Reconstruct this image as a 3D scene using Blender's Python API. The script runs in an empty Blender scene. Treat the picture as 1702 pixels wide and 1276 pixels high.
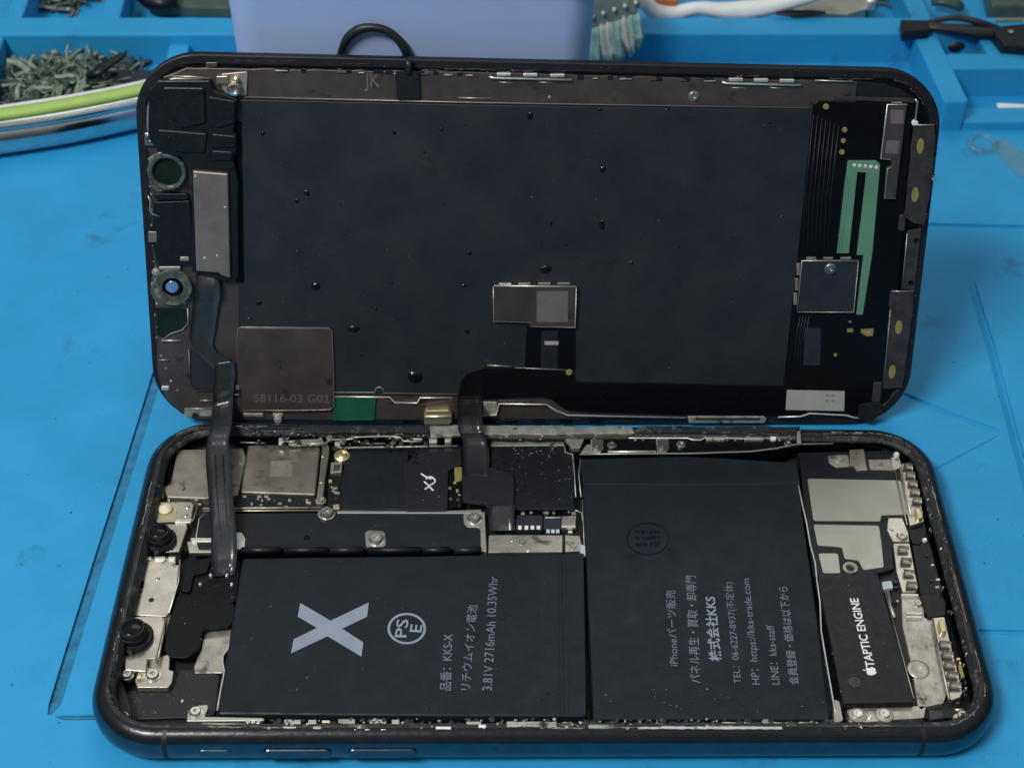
import bpy, math, random
import numpy as np
from mathutils import Matrix, Vector
from mathutils.geometry import delaunay_2d_cdt
random.seed(7)
PI = math.pi
scene = bpy.context.scene
C = scene.collection
scene.unit_settings.scale_length = 0.01          # one unit is one centimetre

# ------------------------------------------------------------------ camera
F_PX, CAM = 2775.0714, np.array([-0.9786968, -19.0532382, 22.0611324])
PITCH, YAW, ROLL = 0.6906124, -0.0940934, 0.0756375
CX, CY = 851 + 176.0656, 638 - 119.2952
def _rx(a): c, s = math.cos(a), math.sin(a); return np.array([[1, 0, 0], [0, c, -s], [0, s, c]])
def _rz(a): c, s = math.cos(a), math.sin(a); return np.array([[c, -s, 0], [s, c, 0], [0, 0, 1]])
RC = _rz(YAW) @ _rx(PI / 2 - PITCH) @ _rz(ROLL)
cam = bpy.data.cameras.new('camera'); camo = bpy.data.objects.new('camera', cam); C.objects.link(camo)
cam.sensor_width = 36; cam.lens = F_PX / 1702 * 36
cam.shift_x = -176.0656 / 1702; cam.shift_y = -119.2952 / 1702
cam.clip_start = 0.5; cam.clip_end = 500
m4 = Matrix([list(RC[i]) + [CAM[i]] for i in range(3)] + [[0, 0, 0, 1]])
camo.matrix_world = m4
cam.dof.use_dof = True; cam.dof.focus_distance = 28.2; cam.dof.aperture_fstop = .42
scene.camera = camo

# ------------------------------------------------------------------ light
w = bpy.data.worlds.new('World'); scene.world = w; w.use_nodes = True
nt = w.node_tree; nt.nodes.clear()
tc = nt.nodes.new('ShaderNodeTexCoord'); sx = nt.nodes.new('ShaderNodeSeparateXYZ')
rmp = nt.nodes.new('ShaderNodeValToRGB'); bg = nt.nodes.new('ShaderNodeBackground'); wo = nt.nodes.new('ShaderNodeOutputWorld')
nt.links.new(tc.outputs['Generated'], sx.inputs[0]); nt.links.new(sx.outputs['Z'], rmp.inputs[0])
rmp.color_ramp.elements[0].position = 0.0; rmp.color_ramp.elements[0].color = (.085, .105, .13, 1)
rmp.color_ramp.elements[1].position = .8; rmp.color_ramp.elements[1].color = (.70, .73, .74, 1)
e = rmp.color_ramp.elements.new(.35); e.color = (.19, .215, .235, 1)
nt.links.new(rmp.outputs[0], bg.inputs[0]); bg.inputs[1].default_value = .52
nt.links.new(bg.outputs[0], wo.inputs[0])
def area(name, loc, aim, size, size_y, power, col):
    l = bpy.data.lights.new(name, 'AREA'); l.shape = 'RECTANGLE'; l.size = size; l.size_y = size_y; l.energy = power; l.color = col
    o = bpy.data.objects.new(name, l); C.objects.link(o); o.location = loc
    o.rotation_euler = (Vector(aim) - Vector(loc)).to_track_quat('-Z', 'Y').to_euler(); return o
area('ceiling_lamp', (-30, -26, 60), (-1, 0, 0), 25, 12, 40000, (1, .98, .95))
area('metal_fill_light', (6, 74, 96), (0, 2, 0), 80, 36, 14000, (1, .98, .93))  # added fill light with no known source, placed to reflect in the metal parts
scene.view_settings.view_transform = 'Standard'; scene.view_settings.look = 'None'
scene.view_settings.exposure = 0; scene.view_settings.gamma = 1
scene.render.film_transparent = False

# ------------------------------------------------------------------ measuring
def ray(px, py):
    return RC @ np.array([(px - CX) / F_PX, -(py - CY) / F_PX, -1.0])
def P(px, py, z):                      # point of the photograph at height z over the mat
    d = ray(px, py); t = (z - CAM[2]) / d[2]; return CAM + t * d
def V(px, py, y):                      # point at distance y behind the phone
    d = ray(px, py); t = (y - CAM[1]) / d[1]; return CAM + t * d
def rotvec(wv):
    a = np.linalg.norm(wv); k = wv / a
    K = np.array([[0, -k[2], k[1]], [k[2], 0, -k[0]], [-k[1], k[0], 0]])
    return np.eye(3) + math.sin(a) * K + (1 - math.cos(a)) * K @ K
LC = np.array([-0.1443399, 5.1167450, 3.4266564]); LR = rotvec(np.array([1.2563126, .0217425, .0135844]))
def L(px, py, h=0.0):                  # point h above the inner face of the tilted screen, in its own axes
    d = ray(px, py); n = LR[:, 2]; t = (n @ (LC + n * h - CAM)) / (n @ d); return LR.T @ (CAM + t * d - LC)
def BP(px, py, z=0.0): return P(px, py, z)

# ------------------------------------------------------------------ materials
def M(name, col, rough=.5, metal=0.0, var=.18, scale=3.0, bump=0.0, bscale=30.0, speck=0.0, speck_col=(.55, .55, .52),
      stain=0.0, stain_col=(.02, .02, .02), stain_scale=1.2, spec=.5, coat=0.0, trans=0.0, rvar=.15, alpha=1.0, emit=None, fine=0.0, wave=0.0):
    m = bpy.data.materials.new(name); m.use_nodes = True; t = m.node_tree; N = t.nodes; K = t.links
    b = N['Principled BSDF']; tcn = N.new('ShaderNodeTexCoord')
    def noise(s, det=4, rg=.6):
        n = N.new('ShaderNodeTexNoise'); n.inputs['Scale'].default_value = s; n.inputs['Detail'].default_value = det
        n.inputs['Roughness'].default_value = rg; K.new(tcn.outputs['Object'], n.inputs['Vector']); return n
    def ramp(src, a, c):
        r = N.new('ShaderNodeMapRange'); r.inputs['From Min'].default_value = a; r.inputs['From Max'].default_value = c
        K.new(src, r.inputs['Value']); return r.outputs[0]
    def mix(fac, A, B):
        x = N.new('ShaderNodeMix'); x.data_type = 'RGBA'
        if isinstance(fac, float): x.inputs[0].default_value = fac
        else: K.new(fac, x.inputs[0])
        for i, v in ((6, A), (7, B)):
            if isinstance(v, tuple): x.inputs[i].default_value = (*v[:3], 1)
            else: K.new(v, x.inputs[i])
        return x.outputs[2]
    lo = tuple(max(0, c * (1 - var)) for c in col); hi = tuple(min(1, c * (1 + var)) for c in col)
    n1 = noise(scale)
    c = mix(ramp(n1.outputs['Fac'], .3, .7), lo, hi)
    if fine:
        nf = noise(bscale * 3, 2); lo2 = tuple(v * (1 - fine) for v in (1, 1, 1))
        x = N.new('ShaderNodeMix'); x.data_type = 'RGBA'; x.blend_type = 'MULTIPLY'; x.inputs[0].default_value = 1.0
        K.new(c, x.inputs[6]); K.new(mix(ramp(nf.outputs['Fac'], .3, .7), lo2, (1 + fine, 1 + fine, 1 + fine)), x.inputs[7]); c = x.outputs[2]
    if stain:
        ns = noise(stain_scale, 6, .65); c = mix(ramp(ns.outputs['Fac'], .64 - .16 * stain, .72 - .1 * stain), c, stain_col)
    if speck:
        v = N.new('ShaderNodeTexVoronoi'); v.inputs['Scale'].default_value = 9.0; K.new(tcn.outputs['Object'], v.inputs['Vector'])
        r = N.new('ShaderNodeMapRange'); r.inputs['From Min'].default_value = .05 * speck + .02; r.inputs['From Max'].default_value = .02 * speck
        K.new(v.outputs['Distance'], r.inputs['Value'])
        n5 = noise(2.3, 2); r2 = ramp(n5.outputs['Fac'], .5, .62)
        mu = N.new('ShaderNodeMath'); mu.operation = 'MULTIPLY'; K.new(r.outputs[0], mu.inputs[0]); K.new(r2, mu.inputs[1])
        c = mix(mu.outputs[0], c, speck_col)
    K.new(c, b.inputs['Base Color'])
    b.inputs['Metallic'].default_value = metal; b.inputs['Specular IOR Level'].default_value = spec
    n2 = noise(scale * 2.7); r = N.new('ShaderNodeMapRange'); r.inputs['From Min'].default_value = .3; r.inputs['From Max'].default_value = .7
    r.inputs['To Min'].default_value = max(.02, rough * (1 - rvar)); r.inputs['To Max'].default_value = min(1, rough * (1 + rvar))
    K.new(n2.outputs['Fac'], r.inputs['Value']); K.new(r.outputs[0], b.inputs['Roughness'])
    if coat: b.inputs['Coat Weight'].default_value = coat; b.inputs['Coat Roughness'].default_value = .12
    if trans: b.inputs['Transmission Weight'].default_value = trans
    if alpha < 1: b.inputs['Alpha'].default_value = alpha
    if wave:
        nw = noise(.9, 2, .4); bw = N.new('ShaderNodeBump'); bw.inputs['Strength'].default_value = wave; bw.inputs['Distance'].default_value = .12
        K.new(nw.outputs['Fac'], bw.inputs['Height']); K.new(bw.outputs[0], b.inputs['Normal'])
    if bump:
        n3 = noise(bscale, 3); bp = N.new('ShaderNodeBump'); bp.inputs['Strength'].default_value = bump; bp.inputs['Distance'].default_value = .02
        K.new(n3.outputs['Fac'], bp.inputs['Height']); K.new(bp.outputs[0], b.inputs['Normal'])
        if wave: K.new(bw.outputs[0], bp.inputs['Normal'])
    return m
MT = dict(
    mat=M('blue_silicone', (.022, .300, .60), .5, var=.09, scale=.5, bump=.1, bscale=14, speck=.35, speck_col=(.02, .05, .09), stain=.25, stain_col=(.022, .20, .42), stain_scale=.7, spec=.35, wave=.12),
    frame=M('dark_steel', (.105, .13, .155), .22, 1.0, bump=.05, bscale=9, stain=.12, stain_col=(.10, .10, .10), stain_scale=3, speck=.6, spec=.6),
    framelip=M('black_lip', (.0055, .0075, .011), .24, bump=.12, bscale=10, speck=.5, spec=.45),
    antenna=M('antenna_plastic', (.006, .007, .009), .5),
    gasket=M('dirty_gasket', (.013, .0145, .017), .55, var=.5, scale=6, bump=.8, bscale=25, stain=.62, stain_col=(.10, .10, .092), stain_scale=5),
    pale_gasket=M('worn_lip', (.42, .42, .37), .42, .6, var=.3, scale=5, bump=.5, stain=.4, stain_col=(.03, .03, .03), stain_scale=4),
    floor=M('inner_floor', (.009, .011, .014), .5, bump=.15, speck=.8),
    battery=M('battery_wrap', (.0080, .0125, .0172), .5, var=.14, scale=.9, spec=.26, rvar=.25, wave=.14, bump=.09, bscale=26, speck=.55, stain=.18, stain_col=(.006, .008, .011), stain_scale=1.6, fine=.3),
    print_=M('grey_print', (.24, .28, .36), .6, var=.08),
    dimprint=M('dim_print', (.15, .17, .22), .6, var=.1),
    stamp=M('stamp_ink', (.002, .003, .017), .6, spec=.15),
    white=M('white_print', (.8, .8, .8), .5, var=.04),
    wrapedge=M('clear_wrap_edge', (.5, .5, .52), .3, .2),
    deep=M('deep_black', (.003, .004, .006), .5, bump=.2, bscale=8, wave=.4, spec=.25),
    black=M('black_plastic', (.005, .007, .0105), .42, spec=.4, bump=.2, bscale=20, speck=.7),
    tape=M('black_tape', (.0075, .0105, .0145), .45, wave=.3, spec=.4, bump=.25, bscale=12, speck=.9),
    gloss=M('black_gloss', (.0025, .003, .0045), .3, bump=.05, speck=.4, spec=.3),
    flex=M('flex_film', (.017, .019, .023), .34, .2, wave=.3, bump=.15, bscale=9, speck=.5),
    flexs=M('flex_shiny', (.05, .054, .06), .26, .5, wave=.3, bump=.3, bscale=7),
    shield=M('nickel_shield', (.50, .47, .40), .3, .9, var=.25, scale=1.4, bump=.12, bscale=8, stain=.3, stain_col=(.12, .11, .09), stain_scale=2.2),
    shieldd=M('dull_shield', (.42, .395, .34), .46, .75, var=.25, scale=2, bump=.2, bscale=9, stain=.45, stain_col=(.11, .10, .09), stain_scale=2.6),
    foil=M('grey_foil', (.46, .46, .40), .4, .75, var=.07, scale=.8, bump=.02),
    foilw=M('crumpled_foil', (.45, .425, .375), .38, .75, var=.25, scale=2.2, bump=.5, bscale=6, stain=.4, stain_col=(.13, .12, .11), stain_scale=3),
    chrome=M('bright_steel', (.85, .84, .77), .42, .85, var=.15, scale=4, bump=.15, bscale=12),
    steel=M('screw_steel', (.60, .58, .53), .28, 1.0, bump=.1, var=.2),
    gold=M('gold_contact', (.80, .70, .42), .4, .9, bump=.1),
    dullgold=M('dull_gold', (.32, .27, .09), .5, .35),
    brown=M('brown_steel', (.115, .095, .09), .42, .7, var=.2, scale=1.4, bump=.12, bscale=10, speck=.6, stain=.2, stain_col=(.04, .035, .035), stain_scale=2.2),
    tan=M('tan_steel', (.30, .255, .235), .42, .7, var=.12, scale=1.5, bump=.12, bscale=8, speck=.5),
    sheet=M('screen_sheet', (.0135, .0178, .0242), .46, var=.10, scale=.35, rvar=.3, wave=.08, bump=.06, bscale=30, speck=.35, stain=.12, stain_col=(.008, .010, .013), stain_scale=1.1, fine=.3),
    residue=M('black_residue', (.002, .003, .005), .18, bump=.6, bscale=14, speck=1.0),
    lidframe=M('lid_frame', (.006, .0075, .011), .5, bump=.15, bscale=14, speck=.9, spec=.4),
    lidclear=M('grey_strip', (.05, .046, .047), .45, .4, var=.35, scale=3, bump=.5, bscale=9, speck=.9, stain=.3, stain_col=(.015, .017, .02), stain_scale=3),
    greenflex=M('green_flex', (.10, .24, .16), .45, var=.12, scale=1.2, bump=.05),
    greenlbl=M('green_label', (.005, .085, .045), .5, var=.2, scale=3, stain=.2, stain_col=(.05, .06, .05), stain_scale=4),
    sticker=M('white_sticker', (.34, .35, .33), .6, var=.06),
    stickgrey=M('sticker_grey', (.22, .23, .22), .6),
    glassring=M('cloudy_glint_ring', (.085, .10, .085), .25, .3, stain=.55, stain_col=(.30, .34, .26), stain_scale=5, var=.5, scale=6, bump=.6, bscale=10),  # pale stain blotches paint greenish-white glints into the ring colour
    lens=M('lens_black', (.003, .004, .005), .1, spec=.3),
    lensblue=M('lens_blue', (.10, .22, .45), .2, coat=.4, var=.25, scale=9),
    darkhole=M('dark_green_hole', (.006, .012, .007), .3, var=.5),
    led=M('led_window', (.72, .68, .50), .45, var=.25, scale=8, bump=.5),
    ledb=M('led_base', (.42, .38, .22), .4, .2, var=.2),
    chipdk=M('chip_dark', (.02, .022, .032), .35, var=.2),
    paleblue=M('pale_plastic', (.45, .55, .58), .4),
    lilac=M('lilac_plastic', (.34, .455, .72), .4, var=.05, scale=.4, spec=.4, bump=.02),
    lilaclight=M('lilac_edge', (.42, .54, .78), .35),
    band=M('band_rubber', (.010, .011, .014), .45, bump=.15),
    lime=M('lime_plastic', (.38, .57, .14), .45, var=.08),
    whitepl=M('white_plastic', (.75, .76, .75), .5, var=.04, bump=.1, bscale=4),
    orange=M('orange_plastic', (.50, .16, .04), .5, var=.15),
    tool=M('tool_chrome', (.55, .60, .62), .13, 1.0, var=.1, bump=.04, bscale=5),
    brushhead=M('brush_head', (.27, .32, .27), .35, var=.2, scale=5, trans=.25, bump=.3, bscale=8),
    teal=M('teal_bristles', (.36, .60, .53), .6, var=.25, scale=6, bump=.8, bscale=40),
    pale=M('pale_bristles', (.66, .69, .61), .6, var=.2, scale=6, bump=.8, bscale=40),
    clear=M('clear_plastic', (.55, .64, .55), .12, trans=.9, spec=.5, alpha=.32),
    scrap1=M('scrap_clear', (.24, .29, .23), .4, .1, var=.5), scrap2=M('scrap_dark', (.025, .06, .055), .45), scrap3=M('scrap_grey', (.07, .10, .085), .4, .2),
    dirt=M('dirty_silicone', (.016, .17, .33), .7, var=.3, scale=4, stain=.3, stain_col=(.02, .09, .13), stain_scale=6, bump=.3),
)

# ------------------------------------------------------------------ mesh helpers
def link(name, verts, faces, mat, parent=None, smooth=False, mats=None, fmat=None):
    me = bpy.data.meshes.new(name); me.from_pydata([tuple(map(float, v)) for v in verts], [], faces); me.validate(); me.update()
    o = bpy.data.objects.new(name, me); C.objects.link(o)
    for mm in (mats or [mat]): me.materials.append(MT[mm] if isinstance(mm, str) else mm)
    if fmat:
        for p, i in zip(me.polygons, fmat): p.material_index = i
    if smooth:
        for p in me.polygons: p.use_smooth = True
        if smooth == 2: me.set_sharp_from_angle(angle=.55)
    if parent: o.parent = parent
    return o
def tag(o, label=None, cat=None, group=None, kind=None):
    for k, v in (('label', label), ('category', cat), ('group', group), ('kind', kind)):
        if v: o[k] = v
    return o
def empty(name, loc=(0, 0, 0), rot=None):
    o = bpy.data.objects.new(name, None); C.objects.link(o); o.empty_display_size = .2
    mm = Matrix.Translation(Vector(loc))
    if rot is not None: mm = mm @ Matrix([list(rot[i]) + [0] for i in range(3)] + [[0, 0, 0, 1]])
    o.matrix_world = mm; return o
def area2(p): return .5 * sum(p[i][0] * p[(i + 1) % len(p)][1] - p[(i + 1) % len(p)][0] * p[i][1] for i in range(len(p)))
def ccw(p): return list(p) if area2(p) > 0 else list(p)[::-1]
def fillet(p, r, n=4):
    if r <= 0: return [np.array(q[:2], float) for q in p]
    out = []; k = len(p)
    for i in range(k):
        a, b, c = (np.array(p[j % k][:2], float) for j in (i - 1, i, i + 1))
        u, v = a - b, c - b; lu, lv = np.linalg.norm(u), np.linalg.norm(v)
        if lu < 1e-6 or lv < 1e-6: continue
        u /= lu; v /= lv; ang = math.acos(max(-1, min(1, u @ v)))
        if ang > 2.9: out.append(b); continue
        d = min(r / math.tan(ang / 2), .45 * lu, .45 * lv)
        for j in range(n + 1):
            t = j / n; out.append((1 - t) ** 2 * (b + u * d) + 2 * t * (1 - t) * b + t * t * (b + v * d))
    return out
def inset(p, d):
    k = len(p); out = []
    for i in range(k):
        a, b, c = p[i - 1], p[i], p[(i + 1) % k]
        u = (b - a) / (np.linalg.norm(b - a) + 1e-9); v = (c - b) / (np.linalg.norm(c - b) + 1e-9)
        n1, n2 = np.array([-u[1], u[0]]), np.array([-v[1], v[0]])
        s = n1 + n2; q = s @ s
        out.append(b + (s / q * 2 if q > .3 else n1) * d)
    return out
def prism_vf(pts, z0, z1, bev=.012):
    p = [np.array(q[:2], float) for q in ccw(pts)]; k = len(p)
    rings = [(p, z0), (p, z1 - bev), (inset(p, bev * .35), z1 - bev * .3), (inset(p, bev), z1)] if bev > 0 else [(p, z0), (p, z1)]
    v = [(*q, z) for r, z in rings for q in r]; f = []
    for i in range(len(rings) - 1):
        for j in range(k): f.append((i * k + j, i * k + (j + 1) % k, (i + 1) * k + (j + 1) % k, (i + 1) * k + j))
    f.append(tuple(range((len(rings) - 1) * k, len(rings) * k))); f.append(tuple(range(k))[::-1])
    return v, f
# pixel-measured prism: top at height z1 on the plane of the body (S = BP) or the screen (S = L)
def plate(name, px, z1, th, mat, parent, S=BP, r=0.0, bev=.012, n=4):
    pts = fillet([S(a, b, z1) for a, b in px], r, n)
    return link(name, *prism_vf(pts, z1 - th, z1, min(bev, th * .45)), mat, parent)
def rect(x0, y0, x1, y1): return [(x0, y0), (x1, y0), (x1, y1), (x0, y1)]
def lathe_vf(c, prof, n=24, v=None, f=None):
    v = [] if v is None else v; f = [] if f is None else f; b = len(v); k = len(prof)
    for r, z in prof:
        for j in range(n): a = 2 * PI * j / n; v.append((c[0] + r * math.cos(a), c[1] + r * math.sin(a), c[2] + z))
    for i in range(k - 1):
        for j in range(n): f.append((b + i * n + j, b + i * n + (j + 1) % n, b + (i + 1) * n + (j + 1) % n, b + (i + 1) * n + j))
    if prof[0][0] > 1e-6: f.append(tuple(b + j for j in range(n))[::-1])
    if prof[-1][0] > 1e-6: f.append(tuple(b + (k - 1) * n + j for j in range(n)))
    return v, f
def lathe(name, px, z, prof, mat, parent, S=BP, n=28, smooth=False):
    c = S(px[0], px[1], z); c = np.array([c[0], c[1], z]); return link(name, *lathe_vf(c, prof, n), mat, parent, smooth)
def screw(px, z, r, parent, S=BP, mat='steel', name='screw'):
    h = r * .55
    return lathe(name, px, z, [(r * 1.25, -.06), (r * 1.25, 0), (r * 1.02, .004), (r, h * .6), (r * .85, h), (r * .45, h), (r * .40, h * .45), (r * .22, h * .4), (.0001, h * .3)], mat, parent, S, 20)
def catmull(pts, n=6):
    pts = [np.array(p, float) for p in pts]; out = []
    for i in range(len(pts) - 1):
        a = pts[max(i - 1, 0)]; b = pts[i]; c = pts[i + 1]; d = pts[min(i + 2, len(pts) - 1)]
        for j in range(n):
            t = j / n; out.append(.5 * ((2 * b) + (c - a) * t + (2 * a - 5 * b + 4 * c - d) * t * t + (3 * b - 3 * c + d - a) * t ** 3))
    out.append(pts[-1]); return out
def tube_vf(pts, r, n=8, sm=0, v=None, f=None, flat=1.0, up=None):
    pts = catmull(pts, sm) if sm else [np.array(p, float) for p in pts]
    v = [] if v is None else v; f = [] if f is None else f; b = len(v); k = len(pts)
    rr = r if isinstance(r, (list, tuple)) else [r] * k
    if len(rr) != k: rr = list(np.interp(np.linspace(0, 1, k), np.linspace(0, 1, len(rr)), rr))
    u = None
    for i, p in enumerate(pts):
        d = pts[min(i + 1, k - 1)] - pts[max(i - 1, 0)]; d = d / (np.linalg.norm(d) + 1e-9)
        if u is None or up is not None:
            a = np.array(up, float) if up is not None else (np.array([0, 0, 1.]) if abs(d[2]) < .9 else np.array([1., 0, 0])); u = a - d * (a @ d)
        else: u = u - d * (u @ d)
        u = u / (np.linalg.norm(u) + 1e-9); s = np.cross(d, u)
        for j in range(n): a = 2 * PI * (j + .5) / n; v.append(tuple(p + rr[i] * (math.cos(a) * u * flat + math.sin(a) * s)))
    for i in range(k - 1):
        for j in range(n): f.append((b + i * n + j, b + i * n + (j + 1) % n, b + (i + 1) * n + (j + 1) % n, b + (i + 1) * n + j))
    f.append(tuple(b + j for j in range(n))[::-1]); f.append(tuple(b + (k - 1) * n + j for j in range(n)))
    return v, f
def wire(name, px, z, r, mat, parent, S=BP, n=6, sm=0):
    pts = []
    for q in px:
        zz = q[2] if len(q) > 2 else z; p = S(q[0], q[1], zz); pts.append((p[0], p[1], zz))
    return link(name, *tube_vf(pts, r, n, sm), mat, parent, True)
def strip(name, secs, mat, parent, th=.014, sm=5, m=5, crown=0.0, loc=None):
    Lp = catmull([a for a, b in secs], sm); Rp = catmull([b for a, b in secs], sm); v = []; f = []; k = len(Lp)
    for i in range(k):
        a, b = Lp[i], Rp[i]; t = Lp[min(i + 1, k - 1)] - Lp[max(i - 1, 0)]; nn = np.cross(b - a, t); nn /= np.linalg.norm(nn) + 1e-9
        for s in (0, 1):
            for j in range(m):
                q = j / (m - 1); v.append(a + (b - a) * q + nn * (crown * (1 - (2 * q - 1) ** 2) + (th if s else 0)))
    w_ = 2 * m
    for i in range(k - 1):
        for j in range(m - 1):
            a = i * w_ + j; f.append((a, a + 1, a + 1 + w_, a + w_)[::-1]); a += m; f.append((a, a + 1, a + 1 + w_, a + w_))
        for j in (0, m - 1):
            a = i * w_ + j; q = (a, a + m, a + m + w_, a + w_); f.append(q if j == m - 1 else q[::-1])
    f.append(tuple(list(range(m)) + list(range(2 * m - 1, m - 1, -1)))); a = (k - 1) * w_
    f.append(tuple(list(range(a, a + m)) + list(range(a + 2 * m - 1, a + m - 1, -1)))[::-1])
    if loc is not None: v = [LR.T @ (p - LC) for p in v]
    return link(name, v, f, mat, parent, True)
def LW_(px, py, h): return LR @ L(px, py, h) + LC
def rrect(wd, ht, r, n=10):
    out = []
    for cx, cy, a0 in ((wd - r, ht - r, 0), (r - wd, ht - r, PI / 2), (r - wd, r - ht, PI), (wd - r, r - ht, 1.5 * PI)):
        for i in range(n + 1): a = a0 + PI / 2 * i / n; out.append(np.array([cx + r * math.cos(a), cy + r * math.sin(a)]))
    return out
def sweep_vf(wd, ht, r, prof, n=10, close=False):
    rings = []
    for d, z in prof: rings.append([(*q, z) for q in rrect(wd - d, ht - d, max(.05, r - d), n)])
    k = len(rings[0]); v = [q for rg in rings for q in rg]; f = []; m = len(rings)
    for i in range(m if close else m - 1):
        for j in range(k): a, b = i * k, ((i + 1) % m) * k; f.append((a + j, a + (j + 1) % k, b + (j + 1) % k, b + j))
    return v, f
def rag(poly, amp, step, rnd):          # roughen an outline
    out = []; k = len(poly)
    for i in range(k):
        a, b = np.array(poly[i], float), np.array(poly[(i + 1) % k], float); l = np.linalg.norm(b - a); q = max(1, int(l / step))
        nrm = np.array([-(b - a)[1], (b - a)[0]]) / (l + 1e-9)
        for j in range(q): out.append(tuple(a + (b - a) * j / q + (nrm * rnd.uniform(-amp, amp) if j else 0)))
    return out
def text(name, s, A, B, hgt, z, mat, parent, S=BP, bold=0.0, fit=True):
    cu = bpy.data.curves.new(name, 'FONT'); cu.body = s; cu.size = 1; cu.resolution_u = 3; cu.offset = bold
    o = bpy.data.objects.new(name, cu); C.objects.link(o); dg = bpy.context.evaluated_depsgraph_get(); dg.update()
    me = bpy.data.meshes.new_from_object(o.evaluated_get(dg)); bpy.data.objects.remove(o); bpy.data.curves.remove(cu)
    co = np.array([v.co[:2] for v in me.vertices]); faces = [tuple(p.vertices) for p in me.polygons]; bpy.data.meshes.remove(me)
    x0, x1 = co[:, 0].min(), co[:, 0].max(); y0, y1 = min(0, co[:, 1].min()), co[:, 1].max()
    a, b = np.array(S(*A, z)[:2]), np.array(S(*B, z)[:2]); d = b - a; l = np.linalg.norm(d); d /= l; u = np.array([-d[1], d[0]])
    ks = l / (x1 - x0); kh = hgt / y1
    v = [(*(a + d * (x - x0) * ks + u * y * kh), z) for x, y in co]
    return link(name, v, faces, mat, parent)

# ------------------------------------------------------------------ setting: the blue mat
MA = .056; MC, MS = math.cos(MA), math.sin(MA)
def mw(x, y): return (MC * x - MS * y, MS * x + MC * y)
def wm(p): return (MC * p[0] + MS * p[1], -MS * p[0] + MC * p[1])
def groove_mat():
    verts = []; edges = []; zz = {}
    def addpt(x, y, z): verts.append(Vector((x, y))); zz[(round(x, 4), round(y, 4))] = z; return len(verts) - 1
    o = [mw(x, y) for x, y in ((-30, -14), (30, -14), (30, 30), (-30, 30))]
    ids = [addpt(*q, 0) for q in o]; edges += [(ids[i], ids[(i + 1) % 4]) for i in range(4)]
    def groove(px, wl, wr, dp):          # left bank, channel bed, right bank
        pts = [P(*q, 0)[:2] for q in px]; rows = []
        for off, z in ((-wl, 0), (-.02, -dp), (.02, -dp), (wr, 0)):
            row = []
            for i, p in enumerate(pts):
                d = pts[min(i + 1, len(pts) - 1)] - pts[max(i - 1, 0)]; d /= np.linalg.norm(d); n = np.array([d[1], -d[0]])
                e_ = .1 if i in (0, len(pts) - 1) else 1.0
                row.append(addpt(*(p + n * off * max(e_, .3)), z if 0 < i < len(pts) - 1 else 0))
            rows.append(row)
        for row in rows: edges.extend((row[i], row[i + 1]) for i in range(len(row) - 1))
        for a in (0, -1): edges.extend((rows[i][a], rows[i + 1][a]) for i in range(3))
    groove([(80, 1188), (84, 1170), (110, 1085), (160, 925), (200, 800), (240, 672), (262, 600), (268, 580)][::-1], .17, .03, .06)
    groove([(92, 1190), (110, 1191), (135, 1191), (180, 1190), (190, 1190)], .03, .06, .03)
    groove([(1490, 650), (1510, 657), (1590, 690), (1655, 713), (1668, 717)], .04, .09, .05)
    groove([(1664, 722), (1655, 728), (1610, 752), (1560, 778), (1550, 784)], .03, .04, .025)
    groove([(1617, 460), (1622, 480), (1650, 570), (1690, 720), (1712, 800), (1730, 870), (1735, 880)], .03, .17, .06)
    groove([(1520, 372), (1540, 372), (1620, 374), (1800, 376), (1810, 376)], .03, .12, .06)
    groove([(1600, 1047), (1620, 1047), (1660, 1048), (1760, 1050), (1770, 1050)], .03, .07, .04)
    r = delaunay_2d_cdt(verts, edges, [], 0, 1e-5)
    vs = []
    for q in r[0]: vs.append((q.x, q.y, zz.get((round(q.x, 4), round(q.y, 4)), 0)))
    n = len(vs); f = [tuple(t) for t in r[2]]
    vs += [(*q, -.4) for q in o]
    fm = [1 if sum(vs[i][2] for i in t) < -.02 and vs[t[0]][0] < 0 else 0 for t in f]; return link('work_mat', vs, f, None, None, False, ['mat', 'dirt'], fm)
wmat = tag(groove_mat(), kind='structure')
def ridge(x0, y0, x1, y1, z, tp=.05, name='ridge', bev=.05):
    b = fillet([mw(x0, y0), mw(x1, y0), mw(x1, y1), mw(x0, y1)], .12)
    v, f = prism_vf(b, -.05, z, bev); return link(name, v, f, 'mat', wmat)
mxp = lambda px, py, z: wm(P(px, py, z))[0]
xr0 = mxp(1538, 100, .85); xr1 = xr0 + .62
ridge(-30, 17.23, 30, 18.06, .85)                    # long wall behind the work area
ridge(xr0, 14.05, xr1, 17.25, .848)                  # wall between work area and right pockets
ridge(xr1 - .02, 15.58, 30, 16.3, .83)               # right pocket wall
ridge(xr1 - .02, 14.06, 30, 14.72, .25)
xa = mxp(1640, 85, .83); ridge(xa, 16.28, xa + .5, 17.25, .80)
for a, b, c in ((14, 43, 0), (171, 204, 0), (1508, 1541, 0)):
    x0, x1 = mxp(a, 12, .85), mxp(b, 12, .85); ridge(x0, 18.04, x1, 24, .845)
ridge(-30, 23.3, 30, 24.2, .85)
xl0 = mxp(8, 140, .8) - .8; ridge(xl0 - .6, 13.4, xl0 + .42, 17.25, .80)
xl = mxp(280, 75, .6); ridge(xl, 15.6, xl + .5, 17.25, .60)

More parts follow.
